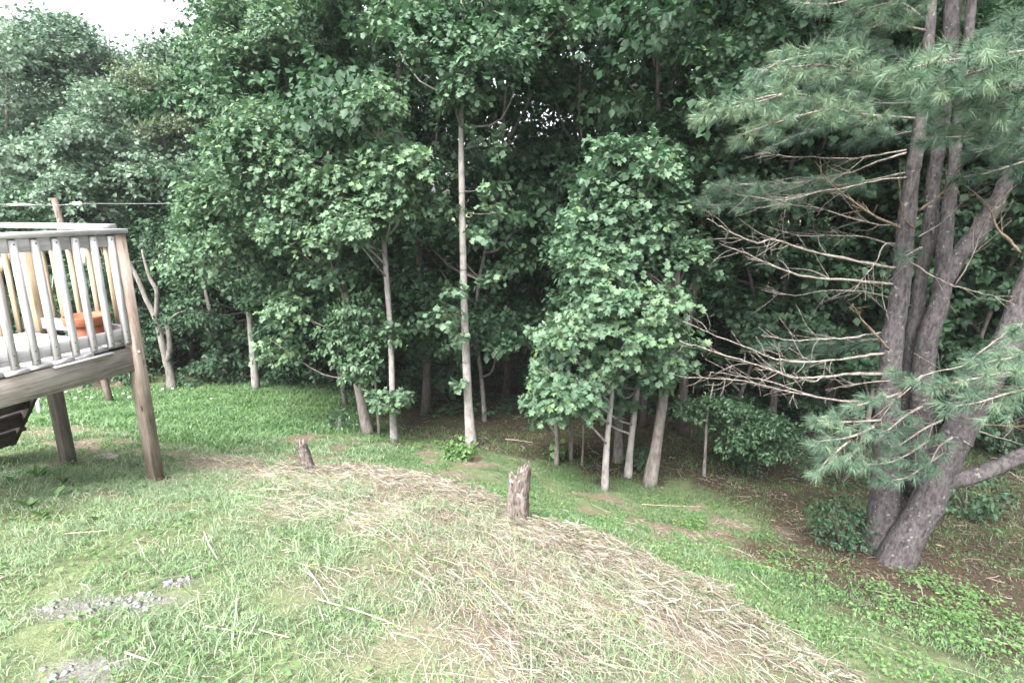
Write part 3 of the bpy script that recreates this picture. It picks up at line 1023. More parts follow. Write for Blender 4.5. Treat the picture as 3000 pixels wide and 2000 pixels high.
def wood(k, u, v, Y, s, label, group):
    """woodland tree whose foot stands under pixel column u at forward distance Y"""
    x = P(u, v, Y)[0]
    put(PR[k], x, Y, s, wr.random() * 2 * PI, label, group, not used[k], zs=s * wr.uniform(0.95, 1.15))
    used[k] = True


# columns across the wood: (u, Y, kind, scale)
LABEL_ROWS = [
    ('shaded wood right behind the pale front trunks', [(1010, 9.6, 2, .8), (1240, 9.3, 1, 1.0), (1420, 8.9, 2, .85), (1330, 10.6, 2, .9), (1480, 11.0, 1, 1.0), (1600, 9.6, 2, .9), (1730, 9.2, 2, .8), (1890, 9.0, 0, .9), (2020, 8.6, 1, 1.0), (2160, 9.4, 2, .85), (2280, 8.8, 0, .9), (2420, 9.6, 1, .95), (2560, 8.6, 2, .9), (2700, 9.2, 0, 1.0), (2850, 8.2, 2, .9), (2990, 8.8, 0, 1.0), (3150, 7.6, 1, 1.0), (3260, 9.4, 0, 1.0), (3420, 7.8, 2, .9)]),
    ('deeper dark wood', [(820, 13.0, 0, 1.0), (960, 12.2, 2, 1.0), (1100, 12.6, 0, .95), (1250, 13.0, 3, 1.0), (1700, 12.2, 0, 1.0), (2000, 12.4, 1, 1.05), (2150, 12.8, 0, 1.0), (2300, 12.2, 3, 1.0), (2450, 13.2, 0, 1.0), (2620, 12.5, 3, .95), (2780, 12.0, 0, 1.0), (2950, 12.6, 1, 1.1)]),
    ('farthest band of the wood', [(900, 17.5, 3, 1.0), (1120, 17.0, 1, 1.05), (1770, 17.5, 3, 1.05), (1950, 18.2, 0, 1.1), (2150, 17.0, 3, 1.05), (2380, 18.0, 1, 1.1), (2600, 17.2, 3, 1.1), (2850, 18.0, 0, 1.15)]),
]
WORDS = {
    0: ['woodland tree with dense layered leaves', 'woodland tree with high thin trunk', 'low leaved understorey tree', 'tall open crowned tree']}
LM = [(1060, 'behind the leaning grey trunk'), (1200, 'behind the slender pale trunk'), (1300, 'seen between the two pale trunks'), (1450, 'behind the tall bare pale trunk'), (1580, 'in the dark gap right of the tall trunk'),
      (1700, 'behind the left edge of the maple clump'), (1820, 'behind the middle of the maple clump'), (1960, 'behind the right edge of the maple clump'), (2100, 'between the maple clump and the dead pine branches'),
      (2250, 'behind the tips of the dead pine branches'), (2400, 'behind the middle of the dead pine branches'), (2540, 'just left of the pine stems'), (2660, 'behind the upright pine stems'), (2800, 'between the pine stems and leaning stem'), (2930, 'behind the leaning pine stem'), (9999, 'at the wood edge beyond the leaning pine stem')]
SEEN = set()
for d, (gname, spots) in enumerate(LABEL_ROWS):
    for u, Y, k, s in spots:
        where = next(t for lim, t in LM if u < lim) if u >= 950 else ('behind the back corner of the lawn' if u < 870 else 'behind the right end of the lawn')
        if u > 3200:
            where = 'at the right end of the wood'
        lab = {0: 'shaded ', 1: 'deeper ', 2: 'farthest '}[d] + WORDS[0][k] + ' ' + where
        while lab in SEEN:
            lab = lab.replace(' tree ', ' tree, more to the right, ', 1)
        SEEN.add(lab)
        wood(k, u, 1100, Y, s, lab, gname)

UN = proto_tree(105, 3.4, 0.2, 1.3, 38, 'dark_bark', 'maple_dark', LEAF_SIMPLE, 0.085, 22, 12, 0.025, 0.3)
UN.name = 'understorey_tree'
for i, (u, Y, sc_, where) in enumerate([(250, 12.4, .9, 'between the deck posts'), (420, 12.0, .8, 'right of the deck corner post'), (560, 12.6, .9, 'behind the thin leaning trunk'), (690, 11.8, .9, 'left of the pale trunk behind the lawn'), (800, 11.9, .9, 'right of the pale trunk behind the lawn'), (920, 11.5, .8, 'at the back of the lawn under the wide crown'), (80, 12.6, .9, 'at the far left beyond the lawn'),
                                       (1040, 11.6, .9, 'behind the leaning grey trunk'), (1230, 12.2, .9, 'behind the slender pale trunk'), (1320, 10.4, .65, 'between the two pale trunks'), (1530, 12.6, 1.0, 'in the dark gap right of the tall trunk'), (1650, 11.4, .9, 'left of the maple clump'), (1780, 10.6, .9, 'behind the maple clump'), (2010, 10.4, .8, 'right of the maple clump'), (2180, 10.8, .9, 'behind the feathery sapling'),
                                       (2330, 10.2, .9, 'left of the pine among dead branches'), (2480, 9.4, .8, 'close left of the pine foot'), (2690, 10.0, .9, 'behind the pine stems'), (2830, 9.0, .8, 'behind the leaning pine stem'), (2960, 9.6, .9, 'at the edge right of the leaning stem'), (1420, 14.5, 1.1, 'deep behind the tall pale trunk'), (1150, 14.2, 1.1, 'deep in the wood left of the slender trunk'), (1900, 14.0, 1.1, 'deep behind the clump'), (700, 14.2, 1.2, 'deep behind the lawn'), (450, 14.5, 1.2, 'deep behind the dead snag')]):
    put(UN, P(u, 1100, Y)[0], Y, sc_, wr.random() * 6.28, 'low bushy dark understorey tree ' + where, 'low trees filling the wood', i == 0, zs=sc_ * wr.uniform(.8, 1.1))

# ---- far trees beyond the lawn, against the sky ---------------------------------
def far_tree(label, u, v, Y, top_v, poly, seed, leaf='far_leaf', wpx=20, rad=0.75, layers=2.4, size=0.17, lean=0, ntw=22, per=13, tint=0.0, dy=1.6):
    T = trunk_px([(u, v, Y, wpx), (u - lean * .3, v - (v - top_v) * .3, Y, wpx * .85), (u - lean * .7, v - (v - top_v) * .65, Y, wpx * .6), (u - lean, top_v + 30, Y, wpx * .25)])
    px_tree('broadleaf_tree', label, 'tree', T, [(poly, (Y - dy, Y + dy * .6), rad, layers, ntw, per, tint)], seed, 'grey_bark', leaf, LEAF_SIMPLE, size, 'trees beyond the lawn', True, 0.03)


far_tree('tallest rounded tree at the far left, its top just breaking the sky', 190, 1120, 17, 5, [(140, 5), (190, 0), (225, 60), (260, 150), (300, 260), (320, 400), (280, 560), (60, 620), (20, 400), (60, 250), (80, 120), (110, 60)], 61, rad=0.7)
far_tree('dark broad tree filling the far left edge behind the deck rail', 20, 1120, 15, 60, [(-120, 60), (0, 55), (70, 80), (120, 200), (150, 420), (190, 600), (170, 760), (-120, 800)], 62)
far_tree('small pointed tree standing in the notch below the open sky', 320, 1110, 19, 65, [(285, 70), (310, 110), (350, 150), (380, 260), (400, 400), (300, 470), (250, 300), (250, 160)], 63, rad=0.6)
far_tree('pale tree with a flat topped crown under the bright sky', 480, 1110, 20, 80, [(380, 100), (420, 80), (520, 85), (580, 120), (640, 200), (640, 330), (500, 380), (400, 300), (365, 170)], 64, rad=0.7, tint=0.1)
far_tree('olive yellow tree with fine leaves in front of the flat topped crown', 470, 1115, 16.5, 160, [(390, 150), (440, 170), (560, 200), (620, 260), (640, 400), (560, 470), (440, 420), (350, 330), (340, 240)], 65, 'yellow_leaf', rad=0.55, size=0.12, ntw=26)
far_tree('big maple with grey limbs and clumped leaves left of the dead snag', 330, 1130, 12.8, 230, [(180, 240), (300, 230), (430, 330), (520, 420), (560, 520), (540, 640), (440, 620), (330, 640), (200, 640), (110, 560), (90, 400)], 66, rad=0.5, size=0.14, lean=40, wpx=24, ntw=16, per=11, tint=0.06, dy=1.1)
far_tree('dark tree with low branches directly behind the utility pole', 120, 1130, 13.0, 540, [(-60, 560), (100, 540), (300, 600), (420, 640), (450, 760), (400, 900), (250, 940), (60, 960), (-60, 900)], 67, 'maple_dark', rad=0.6, size=0.15, wpx=16, ntw=18, dy=0.8)
far_tree('dark leafed tree right of the dead snag at the lawn edge', 560, 1110, 12.6, 600, [(430, 640), (540, 620), (680, 680), (760, 800), (720, 900), (620, 960), (500, 1000), (420, 960), (400, 800)], 68, 'maple_dark', rad=0.55, size=0.15, wpx=14, ntw=18, dy=0.8)
far_tree('shadowy tree closing the wood behind the lawn and the snag', 470, 1100, 15.5, 400, [(330, 480), (520, 440), (760, 500), (900, 640), (930, 860), (840, 1040), (620, 1060), (420, 1060), (300, 1000), (290, 700)], 69, 'maple_dark', rad=0.8, size=0.17, wpx=18, dy=1.0)
far_tree('shadowy tree behind the deck posts and the utility pole foot', 60, 1100, 15.5, 500, [(-100, 620), (150, 600), (300, 700), (330, 960), (320, 1080), (60, 1090), (-100, 1080)], 70, 'maple_dark', rad=0.8, size=0.17, wpx=18, dy=1.0)

far_tree('pale hazy tree closing the gap under the open sky at the far left', 90, 1110, 21, 90, [(-140, 110), (60, 75), (200, 110), (270, 150), (330, 230), (340, 480), (100, 560), (-140, 560)], 71, rad=0.9, tint=.04)
far_tree('pale hazy tree behind the olive yellow one', 400, 1110, 22, 130, [(240, 160), (330, 150), (470, 130), (580, 150), (640, 240), (640, 480), (420, 540), (260, 480)], 72, rad=0.9, tint=.06)

# the wood goes on behind as one mass that nobody could count
r = np.random.default_rng(90)
L = Leaves(LEAF_SIMPLE)
for i in range(150):
    x = r.uniform(-34, 34)
    y = r.uniform(20, 34)
    top = 2.2 if -4 < x < 9 else 7.0
    z = g1(x, y) + r.uniform(0.2, 1.0) ** 1.2 * top
    rr = r.uniform(0.9, 1.7)
    spray(L, (x, y, z), (rr, rr, rr * .6), 26, 9, rr * .8, 0.36, r, tint=-.05)
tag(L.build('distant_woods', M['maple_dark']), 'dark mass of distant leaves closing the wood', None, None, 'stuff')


# ------------------------------------------------------------------ the white pine with its four stems
rp = np.random.default_rng(200)


def pxs(pts):
    """[(u,v,Y)] -> world points"""
    return np.array([P(*p) for p in pts])


pine_base = PG(2600, 1640)
pine = empty('pine_tree', pine_base, 'big pine of several grey stems forking low, with bare dead branches', 'tree')


def stem(pts, flare=1.0, sink=False):
    rows = np.array([[*P(u, v, Y), 0.5 * wpx * px_size(Y, v)] for u, v, Y, wpx in pts])
    if sink:
        rows[0, 2] = min(rows[0, 2], g1(rows[0, 0], rows[0, 1])) - 0.08
        rows[0, 3] *= flare
    rows = smooth_path(rows, 5)
    mb = MB()
    rr = rows[:, 3] * 0.86 * (1 + 0.03 * rp.standard_normal(len(rows)))
    mb.tube(rows[:, :3], rr, 18, wob=0.03, r=rp)
    mb.build('stem', M['pine_bark'], pine, True, pine_base)
    return rows


S1 = stem([(2568, 1610, 4.75, 112), (2588, 1500, 4.75, 98), (2595, 1390, 4.75, 86), (2602, 1180, 4.76, 72), (2613, 1000, 4.78, 64), (2631, 900, 4.79, 60), (2643, 797, 4.8, 56), (2653, 680, 4.8, 56), (2670, 530, 4.81, 46), (2685, 440, 4.82, 41), (2704, 300, 4.85, 37), (2722, 100, 4.9, 34), (2735, -120, 4.95, 30), (2745, -500, 5.0, 22)], 1.1, True)
S2 = stem([(2668, 1560, 5.2, 70), (2664, 1200, 5.2, 52), (2670, 1000, 5.2, 44), (2690, 893, 5.2, 42), (2700, 797, 5.2, 42), (2722, 690, 5.2, 46), (2735, 530, 5.2, 40), (2750, 440, 5.2, 40), (2768, 300, 5.25, 42), (2792, 0, 5.3, 48), (2800, -400, 5.4, 30)], 1.2, True)
S3 = stem([(2690, 1450, 4.95, 78), (2700, 1160, 5.0, 66), (2715, 1000, 5.0, 62), (2750, 893, 5.0, 57), (2764, 800, 5.0, 54), (2768, 700, 5.0, 46), (2790, 530, 5.0, 37), (2802, 420, 5.0, 34), (2828, 200, 5.05, 31), (2850, -60, 5.1, 28), (2860, -420, 5.15, 20)])
S3b = stem([(2762, 830, 5.0, 60), (2800, 760, 5.05, 58), (2868, 675, 5.1, 54), (2930, 570, 5.15, 46), (2975, 450, 5.2, 38), (3040, 300, 5.3, 30), (3080, 60, 5.4, 22)])
S4 = stem([(2612, 1650, 4.5, 104), (2660, 1570, 4.5, 100), (2712, 1480, 4.5, 98), (2775, 1330, 4.52, 96), (2838, 1210, 4.55, 92), (2900, 1100, 4.57, 92), (2960, 980, 4.6, 88), (3010, 860, 4.62, 84), (3070, 660, 4.7, 76), (3120, 300, 4.8, 60), (3140, -100, 4.9, 40)], 1.2, True)
S4b = stem([(2748, 1408, 4.5, 56), (2800, 1405, 4.48, 54), (2862, 1390, 4.46, 52), (2935, 1360, 4.43, 48), (3010, 1325, 4.4, 46), (3150, 1240, 4.35, 38), (3330, 1150, 4.3, 28), (3520, 1100, 4.25, 16), (3660, 1040, 4.2, 7)])


def dead(pts, Ys, w0, mat='dead_wood', twigs=6, tl=0.35, label=None, droop=0.0):
    n = len(pts)
    Y = np.interp(np.linspace(0, 1, n), np.linspace(0, 1, len(Ys)), Ys)
    w = pxs([(u, v, y) for (u, v), y in zip(pts, Y)])
    w = smooth_path(w, 4)
    w[1:] += rp.standard_normal((len(w) - 1, 3)) * 0.003
    w0 *= 0.56
    twigs = int(twigs * 1.4)
    mb = MB()
    m = len(w)
    rad = np.linspace(w0 / 2, w0 * 0.13, m) * (1 + 0.16 * rp.standard_normal(m))
    mb.tube(w, rad, 7, wob=0.06, r=rp)
    for i in range(twigs):
        k = int(m * rp.uniform(0.25, 0.97))
        k = min(k, m - 2)
        d = unit(w[k + 1] - w[k - 1])
        s = rp.standard_normal(3)
        s[2] *= 0.6
        s = unit(s - d * (s @ d))
        dirn = unit(d * rp.uniform(0.5, 1.1) + s * rp.uniform(0.35, 0.9))
        ln = tl * rp.uniform(0.4, 1.25) * (1.1 - 0.5 * k / m)
        bend = np.array([0, 0, rp.uniform(-.06, .05)])
        q = smooth_path([w[k], w[k] + dirn * ln * .5 + bend * ln, w[k] + dirn * ln + bend * 2 * ln + rp.standard_normal(3) * .03], 3)
        r0 = max(rad[k] * 0.45, 0.0022)
        mb.tube(q, np.linspace(r0, 0.0012, len(q)), 4)
        for _ in range(2):
            if rp.random() < 0.6:
                kk = rp.integers(1, len(q) - 1)
                dd = unit(dirn + 0.8 * rp.standard_normal(3))
                mb.tube([q[kk], q[kk] + dd * ln * .35], [r0 * .5, .001], 3)
    o = mb.build('dead_branch', M[mat], pine, True, pine_base)
    if label:
        o['label'] = label
    return o


dead([(2630, 785), (2574, 778), (2448, 752), (2367, 735), (2298, 712), (2258, 701), (2218, 712), (2166, 692), (2115, 666), (2072, 640)], (4.8, 4.6, 4.3), .045, twigs=13)
dead([(2630, 833), (2499, 821), (2367, 811), (2270, 781), (2187, 743), (2123, 720), (2109, 712)], (4.8, 4.6, 4.4), .042, twigs=9)
dead([(2677, 677), (2603, 654), (2534, 614), (2459, 560), (2413, 517), (2396, 488)], (4.8, 4.7, 4.55), .042, 'brown_wood', 8, .3, 'thick brown broken dead branch')
dead([(2655, 439), (2574, 453), (2494, 465), (2402, 462), (2310, 459), (2264, 451), (2212, 448)], (4.8, 4.9, 5.0), .03, twigs=10)
dead([(2655, 448), (2551, 482), (2494, 505), (2402, 522), (2344, 534), (2253, 542)], (4.8, 5.0, 5.2), .036, twigs=12)
dead([(2660, 520), (2560, 530), (2476, 551), (2402, 560), (2321, 583), (2270, 585), (2189, 574), (2141, 565)], (4.8, 4.7, 4.6), .028, twigs=12)
dead([(2580, 974), (2486, 989), (2399, 994), (2317, 997), (2231, 982)], (4.75, 4.6, 4.5), .03, twigs=6)
dead([(2590, 1035), (2516, 1045), (2455, 1053), (2379, 1059), (2302, 1056), (2251, 1045), (2200, 1022), (2100, 985), (2000, 940)], (4.75, 4.5, 4.3), .042, twigs=10)
dead([(2590, 1096), (2496, 1094), (2404, 1104), (2322, 1104), (2266, 1086), (2200, 1063), (2060, 1020), (1990, 1000)], (4.75, 4.5, 4.3), .045, twigs=12)
dead([(2410, 1100), (2385, 1118), (2340, 1108), (2280, 1090), (2220, 1082)], (4.6, 4.5), .028, twigs=6)
dead([(2629, 1113), (2532, 1122), (2419, 1140)], (4.72, 4.55), .02, twigs=4)
dead([(2580, 1178), (2486, 1175), (2404, 1165), (2327, 1150), (2261, 1135), (2200, 1119), (2100, 1108), (2020, 1104)], (4.75, 4.5, 4.3), .036, twigs=12)
dead([(2400, 1165), (2320, 1140), (2250, 1115), (2160, 1100), (2080, 1090)], (4.6, 4.4), .026, twigs=7)
dead([(2604, 1022), (2567, 982), (2526, 936), (2506, 905), (2498, 890)], (4.72, 4.6), .042, 'brown_wood', 6, .2, 'brown broken dead limb pointing up')
dead([(2622, 715), (2601, 713), (2584, 728), (2565, 770), (2534, 809), (2500, 855)], (4.72, 4.5), .026, twigs=5)
dead([(2690, 618), (2737, 587), (2773, 552), (2795, 514), (2825, 472)], (4.8, 4.7, 4.5), .036, 'brown_wood', 5)
dead([(2691, 694), (2745, 661), (2798, 617), (2825, 579)], (4.75, 4.6), .018, twigs=3)
dead([(2668, 767), (2714, 797), (2768, 826), (2829, 847), (2902, 866), (2959, 883)], (4.72, 4.5, 4.4), .022, twigs=4)
dead([(2798, 836), (2837, 774), (2863, 713), (2890, 648), (2921, 598), (2978, 541)], (4.75, 4.5), .022, twigs=5)
dead([(2990, 740), (2959, 705), (2921, 667), (2905, 621), (2875, 583), (2829, 545)], (4.7, 4.75), .05, 'brown_wood', 5)
dead([(2680, 667), (2653, 644), (2638, 583), (2634, 526)], (4.74, 4.6), .028, 'brown_wood', 2)
dead([(2604, 945), (2592, 900), (2585, 850), (2592, 800)], (4.72, 4.6), .02, twigs=3)
dead([(2690, 640), (2600, 660), (2500, 640), (2400, 610), (2300, 600), (2200, 610)], (5.2, 5.4, 5.6), .026, twigs=12)
dead([(2660, 740), (2560, 700), (2450, 690), (2340, 690), (2240, 660)], (5.2, 5.3), .024, twigs=12)
dead([(2680, 900), (2560, 860), (2440, 850), (2330, 865), (2230, 850)], (5.2, 5.3), .024, twigs=8)
dead([(2850, 1240), (2920, 1245), (3010, 1250)], (4.6, 4.9), .03, 'brown_wood', 3)
dead([(2860, 1260), (2940, 1285), (3010, 1305)], (4.6, 4.9), .026, 'dead_wood', 3)
dead([(2812, 1284), (2835, 1300), (2850, 1306)], (4.45, 4.3), .05, 'dead_wood', 0, .1, 'short broken stub')
dead([(2955, 1380), (2985, 1400), (3010, 1420)], (4.4, 4.3), .016, 'dead_wood', 1)
dead([(2950, 971), (2878, 1027), (2812, 1073), (2710, 1099), (2640, 1150), (2560, 1245), (2490, 1250)], (4.5, 4.2, 4.15), .026, 'dead_wood', 5)
dead([(2668, 1134), (2600, 1190), (2532, 1236), (2487, 1246)], (4.5, 4.35), .022, 'dead_wood', 4)
dead([(2700, 1340), (2740, 1230), (2790, 1160), (2720, 1080)], (4.45, 4.3), .018, 'dead_wood', 8)

# needle boughs: twig skeleton + tufts of long thin needles
ND_T = (np.array([(-0.5, 0, 0), (0.5, 0, 0), (0.0, 1.0, 0)]), [[0, 1, 2]])


def tuft_cloud(pos, axis, r, nn=46, ln=0.088, wd=0.0036, spread=0.66, tint=0.0):
    n = len(pos)
    A = np.repeat(unit(axis), nn, 0)
    Pp = np.repeat(pos, nn, 0)
    s = r.standard_normal((n * nn, 3))
    s = unit(s - (s * A).sum(1, keepdims=True) * A)
    back = r.random((n * nn, 1))
    Pp = Pp - A * back * 0.055
    D = unit(A * (0.30 + 0.7 * r.random((n * nn, 1)) * (1 - back)) + s * spread * (0.35 + 0.65 * r.random((n * nn, 1))) + np.array([0, 0, -0.22]))
    q = r.standard_normal((n * nn, 3))
    B = unit(np.cross(D, q))
    l = ln * (0.55 + 0.65 * r.random((n * nn, 1)))
    wv = wd * 0.5
    V = np.stack([Pp - B * wv, Pp + B * wv, Pp + D * l], 1).reshape(-1, 3)
    var = np.repeat(0.45 + tint + 0.13 * r.standard_normal(n), nn) + 0.12 * r.standard_normal(n * nn)
    yel = r.random(n * nn) < 0.03
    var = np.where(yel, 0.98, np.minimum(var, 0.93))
    return V, np.repeat(var, 3)


class Needles:
    def __init__(self):
        self.V, self.R, self.mb = [], [], MB()
        self.n = 0

    def bough(self, pts, r, width=0.32, step=0.075, nn=84, ln=0.098, wd=0.0033, tint=0.0, droop=0.05, thick=0.03, dens=1.0):
        w = smooth_path(pxs(pts), 6)
        seg = np.linalg.norm(np.diff(w, axis=0), axis=1)
        d = np.concatenate([[0], np.cumsum(seg)])
        tot = d[-1]
        self.mb.tube(w, np.linspace(0.011, 0.003, len(w)), 5)
        POS, AX = [], []
        up = np.array([0, 0, 1.0])
        for s in np.arange(0.12 * tot, tot, step / dens):
            f = s / tot
            k = min(int(np.searchsorted(d, s)), len(w) - 1)
            k0 = max(k - 1, 0)
            ax = unit(w[min(k + 1, len(w) - 1)] - w[k0])
            c = w[k]
            side = unit(np.cross(ax, up))
            for sg in (-1, 1):
                L_ = width * (0.35 + 0.65 * math.sin(PI * min(1, 0.25 + 0.7 * f))) * r.uniform(0.5, 1.1) * (1.08 - f * 0.6)
                dr = unit(ax * r.uniform(0.5, 1.0) + sg * side * r.uniform(0.4, 1.0) + up * r.uniform(-0.25, 0.35))
                q = np.array([c, c + dr * L_ * .55 + up * .01, c + dr * L_ - up * droop * L_])
                self.mb.tube(q, [0.0032, 0.0024, 0.0015], 3)
                nt = max(1, int(L_ / 0.075))
                for j in range(nt):
                    t = 1.0 - 0.62 * j / nt
                    POS.append(c + (q[2] - c) * t + thick * 0.5 * r.standard_normal(3))
                    AX.append(dr + 0.35 * r.standard_normal(3) + up * 0.15)
        POS.append(w[-1])
        AX.append(unit(w[-1] - w[-3]))
        V, R = tuft_cloud(np.array(POS), np.array(AX), r, nn, ln, wd, tint=tint)
        self.V.append(V)
        self.R.append(R)
        self.n += len(POS)

    def build(self, parent, off, label=None):
        V = np.vstack(self.V) - np.asarray(off)
        n = len(V)
        me = mesh_np('needles', V, np.arange(n), np.full(n // 3, 3), False, dict(var=np.clip(np.concatenate(self.R), 0, 1)))
        b = self.mb.build('needle_bough', M['dead_wood'], parent, True, off)
        o = link('needles', me, M['needle'], b)
        tag(o, kind='stuff')
        if label:
            b['label'] = label
        return b


def boughs(list_of, label=None, **kw):
    for pts in list_of:
        nd = Needles()
        nd.bough(pts, rp, **kw)
        nd.build(pine, pine_base, label)


# upper left plumes reaching over the wood edge, lit look raised in their tint
boughs([[(2680, 347, 4.8), (2494, 330, 4.6), (2400, 290, 4.5), (2300, 275, 4.4), (2180, 300, 4.35), (2080, 322, 4.3), (2040, 350, 4.28)],
        [(2494, 330, 4.6), (2420, 322, 4.45), (2300, 352, 4.35), (2180, 392, 4.3), (2165, 410, 4.28)],
        [(2300, 275, 4.4), (2220, 300, 4.3), (2120, 320, 4.22)]], 'long pale needled bough pointing left', width=0.28, tint=0.26, thick=0.09)
boughs([[(2690, 270, 4.85), (2560, 220, 4.75), (2460, 165, 4.65), (2350, 165, 4.55), (2260, 195, 4.5), (2215, 222, 4.5)],
        [(2560, 220, 4.75), (2480, 205, 4.6), (2400, 190, 4.5), (2300, 200, 4.4)]], width=0.30, tint=0.2, thick=0.09)
boughs([[(2710, 60, 4.9), (2640, 10, 4.8), (2560, 20, 4.7), (2490, 50, 4.65)], [(2710, 90, 4.9), (2600, 70, 4.75), (2520, 95, 4.7)],
        [(2715, -60, 4.9), (2600, -40, 4.8), (2450, 10, 4.7), (2340, 10, 4.65)]], width=0.30, tint=0.12, thick=0.08)
boughs([[(2680, 500, 5.4), (2480, 540, 5.9), (2300, 545, 6.2), (2150, 560, 6.3), (2040, 580, 6.3)], [(2480, 540, 5.9), (2300, 580, 6.1), (2120, 600, 6.2), (2020, 600, 6.2)],
        [(2300, 560, 6.2), (2200, 540, 6.2), (2080, 550, 6.3)]], 'shaded bough hanging farther back', width=0.34, tint=0.0)
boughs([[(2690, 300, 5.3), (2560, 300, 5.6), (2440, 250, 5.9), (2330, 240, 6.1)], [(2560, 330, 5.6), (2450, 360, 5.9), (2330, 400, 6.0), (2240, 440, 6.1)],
        [(2700, 380, 5.5), (2600, 400, 5.9), (2480, 420, 6.2)], [(2750, 200, 5.4), (2650, 180, 5.9), (2500, 120, 6.3), (2400, 110, 6.4)]], 'boughs behind with shade tinted into the needles', width=0.32, tint=-0.25, dens=.8)
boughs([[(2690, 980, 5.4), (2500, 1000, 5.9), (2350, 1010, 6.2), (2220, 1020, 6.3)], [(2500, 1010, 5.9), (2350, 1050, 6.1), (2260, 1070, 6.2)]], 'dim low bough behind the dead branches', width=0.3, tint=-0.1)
# foreground plumes at the upper right
boughs([[(3120, 130, 3.7), (3000, 150, 3.65), (2880, 165, 3.6), (2760, 180, 3.55), (2640, 205, 3.5)], [(3000, 160, 3.65), (2880, 205, 3.55), (2760, 235, 3.5), (2660, 250, 3.48)],
        [(3120, 240, 3.7), (2960, 255, 3.6), (2820, 285, 3.55), (2720, 315, 3.5)], [(3120, 290, 3.7), (3000, 300, 3.65), (2900, 330, 3.6)]], 'near bluish bough across the upper stems', width=0.30, nn=95, ln=0.105, wd=0.0034, tint=0.16, thick=0.09, dens=1.15)
boughs([[(3050, 370, 3.8), (2930, 385, 3.75), (2820, 400, 3.7), (2730, 405, 3.65), (2690, 420, 3.65)], [(3120, 430, 3.7), (3020, 425, 3.65), (2950, 420, 3.6)]], width=0.2, nn=55, ln=0.09, wd=0.0034, tint=0.08)
boughs([[(3100, 440, 4.6), (2980, 480, 4.5), (2880, 510, 4.5), (2810, 520, 4.45)], [(3100, 400, 4.7), (2960, 420, 4.6), (2850, 450, 4.5)], [(3100, 330, 4.8), (2980, 345, 4.8), (2880, 350, 4.8)]], 'bough with shade tinted into its needles', width=0.26, tint=-0.25, dens=.85)
boughs([[(3150, 40, 4.6), (3000, 60, 4.6), (2900, 90, 4.6)], [(3150, 90, 4.3), (3020, 95, 4.3), (2920, 110, 4.2)], [(3150, -60, 5.2), (2980, -40, 5.4), (2860, 0, 5.5)]], width=0.34, tint=-0.08)
boughs([[(3050, 190, 4.2), (2900, 215, 4.1), (2780, 235, 4.05), (2700, 270, 4.0)], [(3100, 330, 4.2), (2960, 350, 4.15), (2850, 360, 4.1), (2760, 370, 4.05)]], 'soft bluish bough screening the upper stems', width=0.34, nn=90, ln=0.105, wd=0.0032, tint=0.04, thick=0.1, dens=1.15)
# low boughs hanging before the stems
boughs([[(3150, 1070, 3.9), (3000, 1085, 3.85), (2900, 1100, 3.8), (2800, 1120, 3.78), (2735, 1135, 3.75)], [(3060, 1130, 3.8), (2960, 1150, 3.75), (2860, 1180, 3.72), (2790, 1190, 3.7)],
        [(3100, 1010, 4.0), (3000, 1040, 3.95), (2900, 1060, 3.9), (2850, 1070, 3.9)], [(3150, 960, 4.1), (3050, 985, 4.1), (2980, 970, 4.1)]], 'bright low bough over the leaning stem', width=0.24, thick=0.07, nn=90, ln=0.098, wd=0.0034, tint=0.16)
boughs([[(2640, 1150, 4.2), (2580, 1170, 4.15), (2520, 1185, 4.1), (2480, 1190, 4.1)], [(2580, 1230, 4.15), (2500, 1235, 4.1), (2420, 1235, 4.08), (2385, 1230, 4.05)],
        [(2560, 1250, 4.1), (2490, 1280, 4.05), (2420, 1290, 4.0), (2385, 1295, 4.0)], [(2490, 1290, 4.05), (2430, 1340, 4.0), (2395, 1385, 4.0)], [(2530, 1280, 4.1), (2500, 1330, 4.05), (2460, 1360, 4.0)]],
       'low light green bough left of the stems', width=0.15, step=0.075, nn=84, ln=0.095, wd=0.0034, tint=0.12)
boughs([[(2700, 1190, 4.25), (2650, 1220, 4.15), (2600, 1260, 4.1), (2560, 1270, 4.1)], [(2760, 1230, 4.2), (2700, 1260, 4.15), (2640, 1300, 4.1), (2600, 1310, 4.1)],
        [(2720, 1290, 4.2), (2660, 1330, 4.12), (2600, 1355, 4.1), (2530, 1360, 4.1)], [(2760, 1330, 4.2), (2700, 1370, 4.15), (2650, 1400, 4.1), (2560, 1410, 4.1)], [(2700, 1100, 4.3), (2680, 1120, 4.2), (2620, 1090, 4.15)], [(2790, 1280, 4.2), (2750, 1310, 4.15), (2720, 1370, 4.1)]],
       'low needled twigs hanging in front of the stems', width=0.15, step=0.085, nn=80, ln=0.095, wd=0.0034, tint=0.03)
boughs([[(2700, 725, 4.65), (2670, 740, 4.6), (2640, 755, 4.55)]], width=0.1, nn=36, tint=-0.1)

